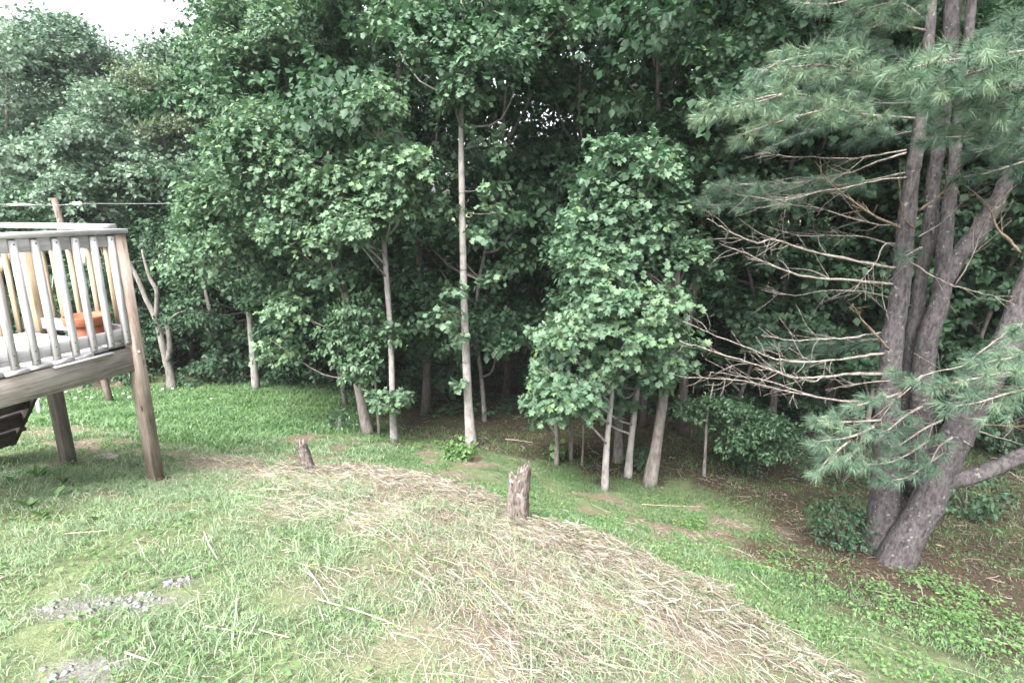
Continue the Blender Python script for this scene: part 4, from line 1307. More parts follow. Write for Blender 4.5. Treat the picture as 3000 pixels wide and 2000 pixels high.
# the pine's own crown carries on above: whorls of long boughs that shade the stems and the slope below
for i in range(34):
    zc = 4.7 + 5.0 * (i / 33) ** 0.9
    a = i * 2.4 + rp.uniform(-.3, .3)
    ln_ = rp.uniform(2.2, 3.3) * (1 - 0.45 * (zc - 4.7) / 5.0)
    c0 = np.array([S1[-1][0] + .2, S1[-1][1] + .1, zc])
    dr = np.array([math.cos(a), math.sin(a), 0.0])
    w_ = smooth_path([c0, c0 + dr * ln_ * .5 + np.array([0, 0, .12]), c0 + dr * ln_ + np.array([0, 0, -.05])], 8)
    tot = len(w_)
    POS, AX = [], []
    for k in range(3, tot):
        sd_ = np.array([-dr[1], dr[0], 0])
        for sg in (-1, 1):
            L_ = rp.uniform(.45, .9) * (1.1 - .7 * k / tot)
            for j in range(6):
                POS.append(w_[k] + (sg * sd_ + .5 * dr) * L_ * (j + .5) / 6 + .05 * rp.standard_normal(3))
                AX.append(sg * sd_ + .5 * dr + .4 * rp.standard_normal(3))
    Vn, Rn = tuft_cloud(np.array(POS), np.array(AX), rp, 24, .13, .02, tint=-.05)
    nd = Needles()
    nd.mb.tube(w_, np.linspace(.02, .005, tot), 5)
    nd.V.append(Vn)
    nd.R.append(Rn)
    nd.build(pine, pine_base)
S5 = stem([(2745, -480, 5.0, 24), (2750, -1100, 5.0, 18)])

# ------------------------------------------------------------------ the landing: deck, rails, posts, stair
deck_corner = P(340, 690, 4.33)
zb = g1(deck_corner[0], deck_corner[1])
ang = math.atan2(-0.945, -0.328)            # local +x runs back along the near rail, local -y towards the far end
deck = empty('wooden_deck', (deck_corner[0], deck_corner[1], zb), 'weathered wooden landing with baluster railing on tall posts, stair beneath', 'deck', None, ang)


def dz(drop):
    return EYE[2] - drop - zb


def board(name, x0, x1, y0, y1, z0, z1, mat, bev=0.0025, parent=None):
    mb = MB()
    mb.box(x0, x1, y0, y1, z0, z1, bev)
    return mb.build(name, M[mat], parent or deck)


ztop = dz(0.163)
zdeck = dz(1.045)
A_LEN, B_LEN = 1.75, 1.14
# corner post, slightly leaning like the photographed one, and its bolt
pmb = MB()
pmb.box(-0.045, 0.045, -0.045, 0.045, -0.12, ztop - 0.040, 0.004)
post = pmb.build('post', M['post_z'], deck)
bmb = MB()
bmb.lathe([(0.0, 0.012), (0.008, 0.010), (0.012, 0.004), (0.013, 0.0)], (0, 0, 0), 10)
bolt = bmb.build('bolt', M['steel'], post, True)
bolt.rotation_euler = (-PI / 2, 0, 0)
bolt.location = (0.0, 0.0452, dz(1.13))
# rear post under the far corner
px0 = -B_LEN
gB = np.array(deck_corner[:2]) + 1.08 * np.array([-0.945, 0.328])
zfar = g1(gB[0], gB[1]) - zb
board('post', -0.045, 0.045, -1.125, -1.035, zfar - 0.1, dz(1.09), 'dark_z')  # lower leg, its shade carried by the darker wood colour
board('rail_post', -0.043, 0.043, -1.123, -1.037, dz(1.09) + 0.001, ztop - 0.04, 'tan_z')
# posts nearer the house (outside the picture, they carry the deck)
gC = np.array(deck_corner[:2]) + 1.7 * np.array([-0.328, -0.945])
board('post', 1.66, 1.75, -0.045, 0.045, g1(gC[0], gC[1]) - zb - 0.1, ztop - 0.04, 'post_z')
# rail caps
board('top_rail', -0.055, A_LEN, -0.060, 0.062, ztop - 0.036, ztop, 'grey_x', 0.003)
board('top_rail', -0.060, 0.085, -1.33, -0.063, ztop - 0.004, ztop + 0.034, 'grey_y', 0.003)
# rails
board('upper_rail', 0.047, A_LEN, -0.019, 0.019, ztop - 0.130, ztop - 0.040, 'grey_x')
board('lower_rail', 0.047, A_LEN, -0.019, 0.019, dz(0.985) - 0.03, dz(0.985) + 0.055, 'grey_x')
board('upper_rail', -0.019, 0.019, -1.033, -0.047, ztop - 0.130, ztop - 0.040, 'grey_y')
board('lower_rail', -0.019, 0.019, -1.033, -0.047, dz(0.985) - 0.025, dz(0.985) + 0.065, 'grey_y')


def baluster(x, y, z0, z1, mat):
    mb = MB()
    hx_, h = (0.0205, 0.0135) if y > 0 else (0.0150, 0.0175)
    # foot cut at a slant, like the photographed ones
    V = [(x - hx_, y - h, z0), (x + hx_, y - h, z0), (x + hx_, y + h, z0 + 0.02), (x - hx_, y + h, z0 + 0.02), (x - hx_, y - h, z1), (x + hx_, y - h, z1), (x + hx_, y + h, z1 - 0.012), (x - hx_, y + h, z1 - 0.012)]
    mb.add(V, [(3, 2, 1, 0), (4, 5, 6, 7), (0, 1, 5, 4), (1, 2, 6, 5), (2, 3, 7, 6), (3, 0, 4, 7)])
    return mb.build('baluster', M[mat], deck)


for i in range(13):
    baluster(0.0725 + 0.128 * i, 0.0335, dz(0.985) - 0.072, ztop - 0.042, 'grey_z')
for b in (0.184, 0.394, 0.617, 0.822, 0.955):
    baluster(-0.0385, -b, dz(0.985) - 0.05, ztop - 0.045, 'tan_z')
smb = MB()
for i in range(13):
    for zz in (dz(0.985) - 0.03, dz(0.985) + 0.035, ztop - 0.075):
        xx = 0.0725 + 0.128 * i
        smb.box(xx - .0042, xx + .0042, 0.0466, 0.0482, zz - .0042, zz + .0042)
tag(smb.build('screws', M['rubber'], deck), kind='stuff')
# floor boards run to the far end; the near ends stick out unevenly over the beam
wb = 0.138
for i in range(12):
    x0 = 0.05 + i * (wb + 0.006)
    e = (-0.035, -0.01, 0.036, 0.046, 0.038, 0.047, 0.036, 0.045, 0.05, 0.05, 0.05, 0.05)[i]
    board('plank', x0, x0 + wb, -B_LEN - 0.05 + 0.02 * math.sin(i * 2.1), e, zdeck - 0.028 - 0.002 * (i % 3), zdeck - 0.002 * (i % 3), 'grey_y', 0.004)
board('loose_plank', 0.2, 0.62, 0.005, 0.05, zdeck - 0.052, zdeck - 0.037, 'grey_x', 0.003)
# frame under the floor
board('beam', 0.047, A_LEN, -0.012, 0.026, dz(1.275), dz(1.088), 'beam_x', 0.004)
board('beam', 0.0, A_LEN, -B_LEN, -B_LEN + 0.038, dz(1.275), dz(1.088), 'beam_x', 0.004)
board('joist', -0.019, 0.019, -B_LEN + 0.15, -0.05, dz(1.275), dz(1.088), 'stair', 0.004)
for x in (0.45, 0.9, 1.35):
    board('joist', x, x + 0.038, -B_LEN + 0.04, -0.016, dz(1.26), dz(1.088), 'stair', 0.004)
# slanting handrail post piece at the stair mouth
mb = MB()
a0, a1 = np.array([0.02, -1.20, ztop - 0.13]), np.array([0.04, -2.0, ztop - 0.80])
mb.add([a0 + (-.019, 0, 0), a0 + (.019, 0, 0), a0 + (.019, 0, -.09), a0 + (-.019, 0, -.09), a1 + (-.019, 0, 0), a1 + (.019, 0, 0), a1 + (.019, 0, -.09), a1 + (-.019, 0, -.09)],
       [(0, 1, 2, 3), (7, 6, 5, 4), (0, 4, 5, 1), (1, 5, 6, 2), (2, 6, 7, 3), (3, 7, 4, 0)])
mb.build('handrail', M['tan_y'], deck)
for i in range(4):
    y = -1.27 - 0.13 * i
    baluster(0.055, y, zdeck - 0.1 - 0.11 * i, ztop - 0.2 - 0.11 * i, 'tan_z')
# stair: two saw-toothed stringers and their treads, running down beyond the far end
run, rise, nst = 0.14, 0.19, 5
ST = B_LEN - 0.09
for xs in (0.02, 0.72):
    mb = MB()
    prof = [(-ST - 0.0, zdeck - 0.05)]
    for i in range(nst):
        prof.append((-ST - run * i - 0.02, zdeck - 0.05 - rise * (i + 1)))
        prof.append((-ST - run * (i + 1) - 0.02, zdeck - 0.05 - rise * (i + 1)))
    low = [(-ST - run * nst, zdeck - 0.05 - rise * nst - 0.14), (-ST - 0.0, zdeck - 0.36)]
    prof = prof + low
    k = len(prof)
    V = [(xs, y, z) for y, z in prof] + [(xs + 0.038, y, z) for y, z in prof]
    mb.add(V, [tuple(range(k)), tuple(range(2 * k - 1, k - 1, -1))] + [(i, k + i, k + (i + 1) % k, (i + 1) % k) for i in range(k)])
    mb.build('stringer', M['stair'], deck)
for i in range(nst):
    y1 = -ST - run * i - 0.025
    board('tread', -0.03, 0.80, y1 - run - 0.03, y1, zdeck - 0.05 - rise * (i + 1) + 0.002, zdeck - 0.05 - rise * (i + 1) + 0.038, 'stair', 0.004)
    board('cleat', 0.061, 0.70, y1 - 0.05, y1 - 0.004, zdeck - 0.05 - rise * (i + 1) - 0.09, zdeck - 0.05 - rise * (i + 1) - 0.002, 'stair', 0.003)

# flower pot on the landing
px_, py_ = 0.19, -0.20
cA, sA = math.cos(ang), math.sin(ang)
pot_loc = (deck_corner[0] + px_ * cA - py_ * sA, deck_corner[1] + px_ * sA + py_ * cA, zb + zdeck)
pot = empty('flower_pot', pot_loc, 'empty terracotta flower pot standing on the wooden landing', 'flower pot')
mb = MB()
mb.lathe([(0.0, 0.002), (0.085, 0.002), (0.090, 0.006), (0.128, 0.170), (0.118, 0.170), (0.082, 0.022), (0.0, 0.020)], n=36)
mb.build('body', M['terracotta'], pot, True)
mb = MB()
mb.lathe([(0.129, 0.166), (0.146, 0.166), (0.149, 0.170), (0.157, 0.228), (0.155, 0.234), (0.149, 0.236), (0.144, 0.233), (0.138, 0.172), (0.129, 0.166)], n=36)
mb.build('rim', M['terracotta'], pot, True)

# ------------------------------------------------------------------ utility pole, cables, box
YP = P(325, 1180, 9.0)[1]
pb = PG(327, 1182)
YP = pb[1]
pole = empty('utility_pole', pb, 'leaning brown wooden utility pole behind the landing at the lawn', 'pole')
top = P(158, 580, YP + 0.1)
mb = MB()
pth = np.linspace(pb + np.array([0, 0, -0.2]), top, 9)
mb.tube(pth, np.linspace(0.060, 0.046, 9), 12, wob=0.015, r=rp)
mb.build('shaft', M['pole'], pole, True, pb)
bx = P(236, 746, YP - 0.08)
mb = MB()
mb.box(bx[0] - 0.10, bx[0] + 0.10, bx[1] - 0.06, bx[1] + 0.02, bx[2] - 0.14, bx[2] + 0.14, 0.012)
mb.build('meter_box', M['white'], pole, False, pb)
mb = MB()
q = pb + (top - pb) * 0.30
mb.box(q[0] - 0.05, q[0] + 0.02, q[1] - 0.09, q[1] - 0.06, q[2] - 0.02, q[2] + 0.03, 0.004)
mb.build('tag_plate', M['twig_pale'], pole, False, pb)
mb = MB()
mb.tube([q + np.array([.07, -.04, .02]), q + np.array([.085, -.05, -.18]), q + np.array([.11, -.05, -.30])], 0.008, 6)
mb.build('conduit', M['white'], pole, True, pb)
mb = MB()
mb.tube(pxs([(172, 640, YP - .1), (160, 780, YP - .3), (142, 930, YP - .5), (128, 1090, YP - .8)]), 0.008, 5)
mb.build('guy_wire', M['cable'], pole, True, pb)

cab = empty('power_cable', P(160, 602, YP), 'upper grey overhead cable with two white insulators fixed to the pole top', 'cable')
co = P(160, 602, YP)
mb = MB()
mb.tube(smooth_path(pxs([(-260, 596, YP - 1.2), (0, 599, YP - .6), (160, 602, YP), (232, 597, YP + .1), (400, 597, YP + .8), (600, 596, YP + 1.6)]), 4), 0.0055, 6)
mb.build('wire', M['cable'], cab, True, co)
mb = MB()
mb.tube(pxs([(20, 600, YP - .52), (70, 600, YP - .4), (118, 604, YP - .1)]), [0.012, 0.022, 0.014], 8)
mb.build('splice', M['white'], cab, True, co)
for u in (220, 234):
    mb = MB()
    c = P(u, 597, YP + .08)
    mb.lathe([(0.0, -0.036), (0.022, -0.03), (0.036, -0.008), (0.036, 0.008), (0.022, 0.03), (0.0, 0.036)], c, 14)
    mb.build('insulator', M['white'], cab, True, co)
cab2 = empty('power_cable', P(212, 775, YP), 'lower thin overhead cable passing behind the deck balusters', 'cable')
co = P(212, 775, YP)
mb = MB()
mb.tube(smooth_path(pxs([(60, 778, YP - .6), (212, 778, YP), (340, 770, YP + .6), (480, 760, YP + 1.4), (600, 752, YP + 2.2)]), 4), 0.0045, 5)
mb.build('wire', M['cable'], cab2, True, co)

# white marker stake
c = PG(118, 1214)
mb = MB()
mb.tube([c + np.array([0, 0, -.1]), c + np.array([-.003, 0, .14]), c + np.array([0.004, 0, .36])], [0.026, 0.024, 0.02], 8)
o = mb.build('marker_stake', M['white'], None, True, c)
o.location = c
tag(o, 'white plastic marker stake in the grass beyond the rear deck post', 'stake')
c = PG(483, 1148)
mb = MB()
mb.tube([c + np.array([0, 0, -.1]), c + np.array([.004, 0, .14])], 0.012, 6)
o = mb.build('iron_stake', M['rubber'], None, True, c)
o.location = c
tag(o, 'short dark iron stake before the dead forked tree', 'stake')

# ------------------------------------------------------------------ dead forked snag at the back of the lawn
sb = PG(505, 1136)
snag = empty('dead_tree', sb, 'pale dead forked tree with a broken snag limb behind the lawn', 'dead tree')
Y0 = sb[1]


def snag_part(name, pts, mat='snag_bark', n=9):
    rows = np.array([[*P(u, v, Y0 + dy), 0.38 * w_ * px_size(Y0, v)] for u, v, dy, w_ in pts])
    rows = smooth_path(rows, 4)
    mb = MB()
    mb.tube(rows[:, :3], rows[:, 3], n, wob=0.05, r=rp)
    return mb.build(name, M[mat], snag, True, sb)


snag_part('trunk', [(506, 1145, 0, 40), (498, 1090, 0, 30), (484, 1040, 0, 27), (470, 980, 0, 23), (455, 930, 0, 21), (430, 880, 0, 18), (405, 820, 0, 17), (385, 780, 0, 14), (372, 750, 0, 11), (350, 690, .1, 8)])
snag_part('limb', [(457, 935, 0, 18), (460, 880, -.05, 17), (458, 850, -.1, 15), (440, 815, -.1, 13), (425, 770, -.1, 10), (415, 730, -.1, 6)])
snag_part('broken_limb', [(488, 1062, 0, 20), (498, 1030, -.05, 22), (496, 990, -.1, 19), (490, 950, -.1, 17), (490, 945, -.1, 14)])
snag_part('broken_limb', [(491, 952, -.1, 13), (496, 938, -.1, 10), (505, 930, -.12, 8), (525, 915, -.1, 6), (560, 912, -.1, 4), (610, 920, -.1, 2)], 'dead_wood')

# ------------------------------------------------------------------ stumps
def stump(u, v, top_v, wpx, lab, seed, lean=0.0):
    r = np.random.default_rng(seed)
    c = PG(u, v)
    depth = (c - EYE) @ np.array([0, CP, -SP])
    R = 0.41 * wpx * depth / FPX
    H = (v - top_v) * depth / FPX / 0.86
    root = empty('tree_stump', c, lab, 'stump')
    nseg, nr = 40, 16
    th = np.arange(nseg) * 2 * PI / nseg
    lob = 1 + 0.10 * np.sin(3 * th + r.random() * 6) + 0.07 * np.sin(7 * th + r.random() * 6) + 0.04 * r.standard_normal(nseg)
    topz = H * (0.86 + 0.12 * np.sin(th + 2.2) + 0.05 * r.standard_normal(nseg))
    V, F = [], []
    for i in range(nr):
        f = i / (nr - 1)
        taper = 1.12 - 0.12 * f + 0.22 * max(0, 0.15 - f) / 0.15
        z = -0.06 + (topz + 0.06) * f
        rr = R * lob * taper * (1 + 0.03 * r.standard_normal(nseg))
        for k in range(nseg):
            V.append((rr[k] * math.cos(th[k]) + lean * max(z[k], 0), rr[k] * math.sin(th[k]), z[k]))
    for i in range(nr - 1):
        for k in range(nseg):
            F.append((i * nseg + k, i * nseg + (k + 1) % nseg, (i + 1) * nseg + (k + 1) % nseg, (i + 1) * nseg + k))
    # hollow rotten top
    b0 = (nr - 1) * nseg
    base = len(V)
    for q, dzv in ((0.75, -0.01), (0.5, -0.10), (0.2, -0.14)):
        for k in range(nseg):
            V.append((R * lob[k] * q * math.cos(th[k]) + lean * topz[k], R * lob[k] * q * math.sin(th[k]), topz[k] + dzv * H + 0.012 * r.standard_normal()))
    rows = [b0, base, base + nseg, base + 2 * nseg]
    for a, b in zip(rows[:-1], rows[1:]):
        for k in range(nseg):
            F.append((a + k, a + (k + 1) % nseg, b + (k + 1) % nseg, b + k))
    F.append(tuple(rows[-1] + k for k in range(nseg)))
    mb = MB()
    mb.add(V, F)
    mb.build('rotten_wood', M['stump'], root, True)
    # a few splintered spikes of wood left standing at the rim
    for i in range(4):
        a = r.random() * 2 * PI
        k = int(a / (2 * PI) * nseg) % nseg
        p = np.array([R * .88 * math.cos(a) + lean * topz[k], R * .88 * math.sin(a), topz[k] - .03])
        mb = MB()
        mb.tube([p, p + np.array([.004, 0, .03]), p + np.array([.008 * r.standard_normal(), .006, .035 + .05 * r.random()])], [R * .22, R * .16, .004], 6, wob=.1, r=r)
        mb.build('splinter', M['stump'], root, False)
    return root


stump(912, 1392, 1296, 38, 'small narrow leaning tree stump nearer the deck', 5, -0.22)
stump(1512, 1530, 1365, 68, 'stout rotten tree stump flecked white at the edge of the cut hay', 6, 0.06)


# ------------------------------------------------------------------ shrubs, fern, weeds (things)
def bush(name, lab, cat, u, v, w_px, h_px, leaf, tmpl, size, seed, tint=0.0, twigs=40, per=7, group=None):
    r = np.random.default_rng(seed)
    c = PG(u, v)
    depth = (c - EYE) @ np.array([0, CP, -SP])
    m = depth / FPX
    root = empty(name, c, lab, cat, group)
    W, H = w_px * m / 2, h_px * m
    L = Leaves(tmpl)
    spray(L, c + np.array([0, 0, H * .5]), (W * .85, W * .75, H * .45), twigs, per, min(W, H) * .5, size, r, tint=tint, shell=.35)
    mb = MB()
    for i in range(7):
        a = r.random() * 2 * PI
        e = c + np.array([W * .6 * math.cos(a), W * .5 * math.sin(a), H * r.uniform(.5, .85)])
        mb.tube(smooth_path([c + np.array([0, 0, -.04]), (c + e) / 2 + np.array([0, 0, .12 * H]), e], 3), np.linspace(.006, .002, 7), 4)
    mb.build('stems', M['grey_bark'], root, True, c)
    L.build('foliage', M[leaf], root, c)
    return root


bush('shrub', 'yellow green shrub at the foot of the tall bare pale trunk', 'shrub', 1352, 1345, 90, 62, 'weed', LEAF_OVAL, .045, 301, .0, 90, 8)
bush('shrub', 'dark round leaved shrub left of the pine stems', 'shrub', 2462, 1600, 190, 150, 'maple_dark', LEAF_OVAL, .036, 302, .08, 170, 8)
bush('shrub', 'small bright leafy shoot at the foot of the slender pale trunk', 'shrub', 1105, 1262, 50, 45, 'weed', LEAF_OVAL, .055, 303, .1, 20, 7)
bush('shrub', 'small bright shoot by the left saplings of the clump', 'shrub', 1634, 1350, 42, 60, 'weed', LEAF_MAPLE, .06, 304, .1, 14, 7)
bush('shrub', 'low dark leafy bush in shade between the clump trunks', 'shrub', 1870, 1375, 70, 75, 'maple_dark', LEAF_OVAL, .06, 305, .1, 30, 8)
bush('shrub', 'leafy bush at the end of the lawn below the leaning trunk', 'shrub', 990, 1260, 80, 60, 'maple', LEAF_OVAL, .055, 306, .05, 30, 8)
bush('shrub', 'dark shrub in the woods right of the leaning pine stem', 'shrub', 2830, 1500, 240, 130, 'maple_dark', LEAF_OVAL, .06, 307, .05, 90, 8)
bush('shrub', 'wide dark shrub behind the pine foot on its left', 'shrub', 2460, 1420, 240, 150, 'maple_dark', LEAF_OVAL, .06, 308, .1, 90, 8)
for i, (u, v, wd, ht, where) in enumerate([(560, 1128, 120, 50, 'below the thin leaning trunk'), (400, 1128, 120, 55, 'between the corner post and the dead tree'), (700, 1122, 110, 45, 'left of the pale lawn trunk'), (840, 1122, 150, 60, 'right of the pale lawn trunk'),
                                       (250, 1130, 120, 60, 'left of the utility pole'), (60, 1130, 150, 80, 'at the far left behind the stair')]):
    bush('shrub', 'low dark bush edging the lawn ' + where, 'shrub', u, v, wd, ht, 'maple_dark', LEAF_OVAL, .075, 320 + i, .15, 50, 8, 'bushes along the back of the lawn')

# fern at the pine's foot
rf = np.random.default_rng(310)
fc = PG(2572, 1590) + np.array([0.0, -0.05, 0])
fern = empty('fern', fc, 'bright green fern between the two pine stem feet', 'fern')
for i in range(9):
    a = rf.uniform(0, 2 * PI)
    ln = rf.uniform(.2, .30)
    L = Leaves(LEAF_OVAL)
    nn = 15
    t = np.linspace(.12, 1, nn)
    out = np.array([math.cos(a), math.sin(a), 0])
    spine = fc + out[None] * (t * ln * .75)[:, None] + np.array([0, 0, 1.0])[None] * (ln * (t * 1.1 - .75 * t * t))[:, None]
    side = np.array([-math.sin(a), math.cos(a), 0])
    for sg in (-1, 1):
        L.add(spine, np.tile([0, 0, 1.0], (nn, 1)) + out * .3, sg * side + out * .45 + rf.standard_normal((nn, 3)) * .06, .075 * np.sin(PI * (0.12 + .85 * t)) + .012, np.full(nn, .5) + .15 * rf.standard_normal(nn))
    L.build('frond', M['fern'], fern, fc)

# broad dock and plantain plants near the deck
for i, (u, v, n, ln, lab) in enumerate([
        (122, 1400, 4, .15, 'tall broad leaved weed under the deck beside the rear post'), (95, 1395, 3, .11, 'smaller broad leaved weed left of the tall one under the deck'), (40, 1420, 3, .10, 'broad leaved weed at the left edge under the deck'),
        (190, 1420, 5, .12, 'broad leaved weed right at the foot of the rear deck post'), (170, 1462, 4, .12, 'pale broad weed in the sunny grass before the rear deck post'), (90, 1490, 5, .13, 'grey green dock plant in the grass left of the gravel'),
        (735, 1365, 3, .07, 'small dark weed left of the narrow stump'), (130, 1520, 4, .12, 'dock leaves lying among grass above the gravel'), (285, 1530, 4, .1, 'flat leaved weed above the gravel patch')]):
    r = np.random.default_rng(330 + i)
    c = PG(u, v)
    root = empty('dock_plant', c, lab, 'weed', 'broad leaved weeds in the grass')
    for k in range(n):
        a = r.uniform(0, 2 * PI)
        L = Leaves(LEAF_OVAL)
        L.add(np.array([c + np.array([0, 0, .01])]), np.array([[-math.cos(a) * .8, -math.sin(a) * .8, .6]]), np.array([[math.cos(a) * .5, math.sin(a) * .5, .9 * r.uniform(.5, 1.2)]]), np.array([ln * .72 * r.uniform(.7, 1.2)]), np.array([.1 + .25 * r.random()]))
        L.build('leaf', M['weed'], root, c)

# ------------------------------------------------------------------ sticks lying about (each its own thing)
def stick(u1, v1, u2, v2, rad, mat, lab, fork=None, lift=0.02):
    rad *= 0.72
    a, b = PG(u1, v1), PG(u2, v2)
    a[2] += lift
    b[2] += lift
    m_ = (a + b) / 2
    m_[2] = max(g1(m_[0], m_[1]) + lift, m_[2])
    c = m_.copy()
    mb = MB()
    pts = smooth_path([a, m_ + rp.standard_normal(3) * .003, b], 5)
    mb.tube(pts, np.linspace(rad, rad * .55, len(pts)), 6, wob=.08, r=rp)
    if fork:
        f = PG(*fork)
        f[2] += lift + .02
        mb.tube([pts[len(pts) // 2], (pts[len(pts) // 2] + f) / 2 + np.array([0, 0, .01]), f], [rad * .6, rad * .5, rad * .3], 5)
    o = mb.build('dry_stick', M[mat], None, True, c)
    o.location = c
    tag(o, lab, 'stick', 'dry sticks lying on the slope')


stick(190, 1573, 325, 1563, .007, 'twig_pale', 'pale dry stick lying level in the grass above the gravel')
stick(600, 1570, 640, 1650, .006, 'twig_white', 'short white stick pointing down the grass right of the gravel')
stick(0, 1710, 80, 1672, .008, 'twig_pale', 'pale dry stick at the left edge beside the gravel')
stick(890, 1660, 966, 1780, .005, 'twig_white', 'thin forked white twig in the middle of the grass', (880, 1690))
stick(925, 1765, 1230, 1875, .006, 'twig_pale', 'long pale stem slanting down the grass towards the hay')
stick(697, 1760, 682, 1900, .0065, 'twig_white', 'white stick lying straight down the grass')
stick(605, 1853, 760, 1880, .006, 'twig_pale', 'tan stick crossing the white one')
stick(680, 1790, 655, 1855, .0045, 'twig_white', 'thin short twig left of the white stick')
stick(725, 1830, 765, 1805, .005, 'twig_white', 'short white twig right of the white stick')
stick(735, 1868, 760, 1825, .005, 'twig_white', 'short upright lying twig below the short white one')
stick(370, 1930, 475, 1970, .007, 'twig_pale', 'pale stick at the bottom below the gravel')
stick(760, 1858, 850, 1885, .005, 'twig_pale', 'thin tan twig right of the crossing sticks')
stick(935, 1790, 955, 1850, .004, 'twig_white', 'faint white twig under the long pale stem')
stick(395, 1590, 470, 1600, .006, 'brown_wood', 'rusty brown bit of stick above the gravel')
stick(1560, 1515, 1650, 1540, .008, 'twig_white', 'bleached twig beside the stout stump on the debris')
stick(1655, 1540, 1722, 1590, .011, 'twig_white', 'grey white crooked branch on the debris right of the stout stump', (1700, 1535), .05)
stick(1760, 1645, 1788, 1622, .009, 'twig_pale', 'short pale chip on the brown debris')
stick(2262, 1975, 2295, 1940, .009, 'twig_pale', 'pale broken stick at the bottom right of the hay')
stick(1700, 1830, 1800, 1838, .008, 'twig_pale', 'pale flat stalk lying across the hay')
stick(2500, 1618, 2565, 1582, .012, 'brown_wood', 'brown stick leaning over the red needles at the pine foot', None, .05)
stick(2740, 1600, 2765, 1607, .008, 'twig_pale', 'small pale chip on the shaded ground behind the pine')
stick(2880, 1880, 3000, 1905, .008, 'twig_pale', 'long tan stick on red needles at the lower right')
stick(2900, 1345, 2960, 1350, .008, 'twig_pale', 'pale twig in the grass of the right woods')
stick(1480, 1290, 1560, 1300, .009, 'twig_pale', 'pale twig on the leaf litter right of the tall trunk')
stick(1880, 1482, 2060, 1490, .006, 'twig_pale', 'dry stem lying along the mown path edge')

# flat stone in the grass behind the corner post
c = PG(312, 1340)
mb = MB()
n = 11
ring = [(0.12 * math.cos(2 * PI * k / n) * (1 + .25 * math.sin(k * 2.7)), 0.07 * math.sin(2 * PI * k / n) * (1 + .12 * math.cos(k * 1.9))) for k in range(n)]
V = [(x, y, -.03) for x, y in ring] + [(x, y, .010) for x, y in ring] + [(x * .9, y * .88, .018) for x, y in ring]
mb.add(V, [(k, (k + 1) % n, n + (k + 1) % n, n + k) for k in range(n)] + [(n + k, n + (k + 1) % n, 2 * n + (k + 1) % n, 2 * n + k) for k in range(n)] + [tuple(2 * n + k for k in range(n))])
o = mb.build('flat_stone', M['slab'])
o.location = c
tag(o, 'flat pale stone slab lying in the grass between the deck posts', 'stone')

# ------------------------------------------------------------------ ground cover (stuff)
rg = np.random.default_rng(400)


def scatter(n, x0, x1, y0, y1, dens):
    x = rg.uniform(x0, x1, n)
    y = rg.uniform(y0, y1, n)
    # only where the picture could see it, with a margin
    keep = (np.abs(x) < 0.98 * (y + 0.6) + 0.35 + .5 * (x > 3.5))
    x, y = x[keep], y[keep]
    k = rg.random(len(x)) < dens(x, y)
    return x[k], y[k]


def blades(name, x, y, h, wd, mat, tilt=0.5, var=None, curve=0.5, kind_label=None, lift=0.0):
    """two-segment tapering blades"""
    n = len(x)
    h = h * (0.55 + 0.75 * rg.random(n))
    a = rg.random(n) * 2 * PI
    tl = tilt * (0.3 + rg.random(n))
    dx, dy = np.cos(a), np.sin(a)
    b = rg.random(n) * 2 * PI
    bx_, by_ = np.cos(b) * wd / 2, np.sin(b) * wd / 2
    z = gz(x, y) - 0.004 + lift
    hz = h * np.cos(np.clip(tl, 0, 1.5))
    hx = h * np.sin(np.clip(tl, 0, 1.5))
    p0 = np.stack([x - bx_, y - by_, z], -1)
    p1 = np.stack([x + bx_, y + by_, z], -1)
    m0 = np.stack([x + dx * hx * .35 - bx_ * .8, y + dy * hx * .35 - by_ * .8, z + hz * .62], -1)
    m1 = np.stack([x + dx * hx * .35 + bx_ * .8, y + dy * hx * .35 + by_ * .8, z + hz * .62], -1)
    e = np.stack([x + dx * hx * (1 + curve), y + dy * hx * (1 + curve), z + hz * (1 - .25 * curve)], -1)
    V = np.stack([p0, p1, m1, m0, e], 1).reshape(-1, 3)
    base = np.arange(n)[:, None] * 5
    loops = np.concatenate([base + np.array([0, 1, 2, 3]), base + np.array([3, 2, 4])], 1).ravel()
    sizes = np.tile([4, 3], n)
    if var is None:
        var = 0.45 + 0.2 * rg.standard_normal(n)
    me = mesh_np(name, V, loops, sizes, False, dict(var=np.repeat(np.clip(var, 0, 1), 5)))
    return tag(link(name, me, M[mat]), kind_label, None, None, 'stuff')


def mk(f):
    return lambda x, y: f(x, y, *masks(x, y))


def tuftiness(x, y, s, seed):
    return np.clip(0.55 + 0.75 * vnoise(x, y, s, seed) + 0.35 * vnoise(x, y, s * .4, seed + 1), 0.04, 1)


# foreground grass on the bank, thinner over hay and gravel
near_d = mk(lambda x, y, hy, lu, li, pi, g, b: tuftiness(x, y, .30, 31) * (1 - .30 * hy) * (1 - lu) * (1 - .35 * g) * (1 - .92 * b) * (1 - .9 * li) * (1 - .6 * pi) * (1 - .9 * pathm(x, y)))
x, y = scatter(310000, -4.5, 4.0, 0.9, 4.6, near_d)
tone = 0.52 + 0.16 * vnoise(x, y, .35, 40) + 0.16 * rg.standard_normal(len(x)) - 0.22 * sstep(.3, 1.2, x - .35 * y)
blades('grass', x, y, .052, .0040, 'grass', .75, tone, .6, 'short pale grass covering the near slope')
x, y = scatter(16000, -4.5, 4.0, 0.9, 4.8, mk(lambda x, y, hy, lu, li, pi, g, b: (vnoise(x, y, .5, 50) > .15) * (1 - .5 * hy) * (1 - .8 * g) * (1 - li) * .6 * (1 - pathm(x, y))))
tone = 0.62 + 0.2 * rg.standard_normal(len(x))
blades('tall_grass', x, y, .13, .0044, 'grass', .9, tone, 1.0, 'longer arching grass blades scattered on the slope')
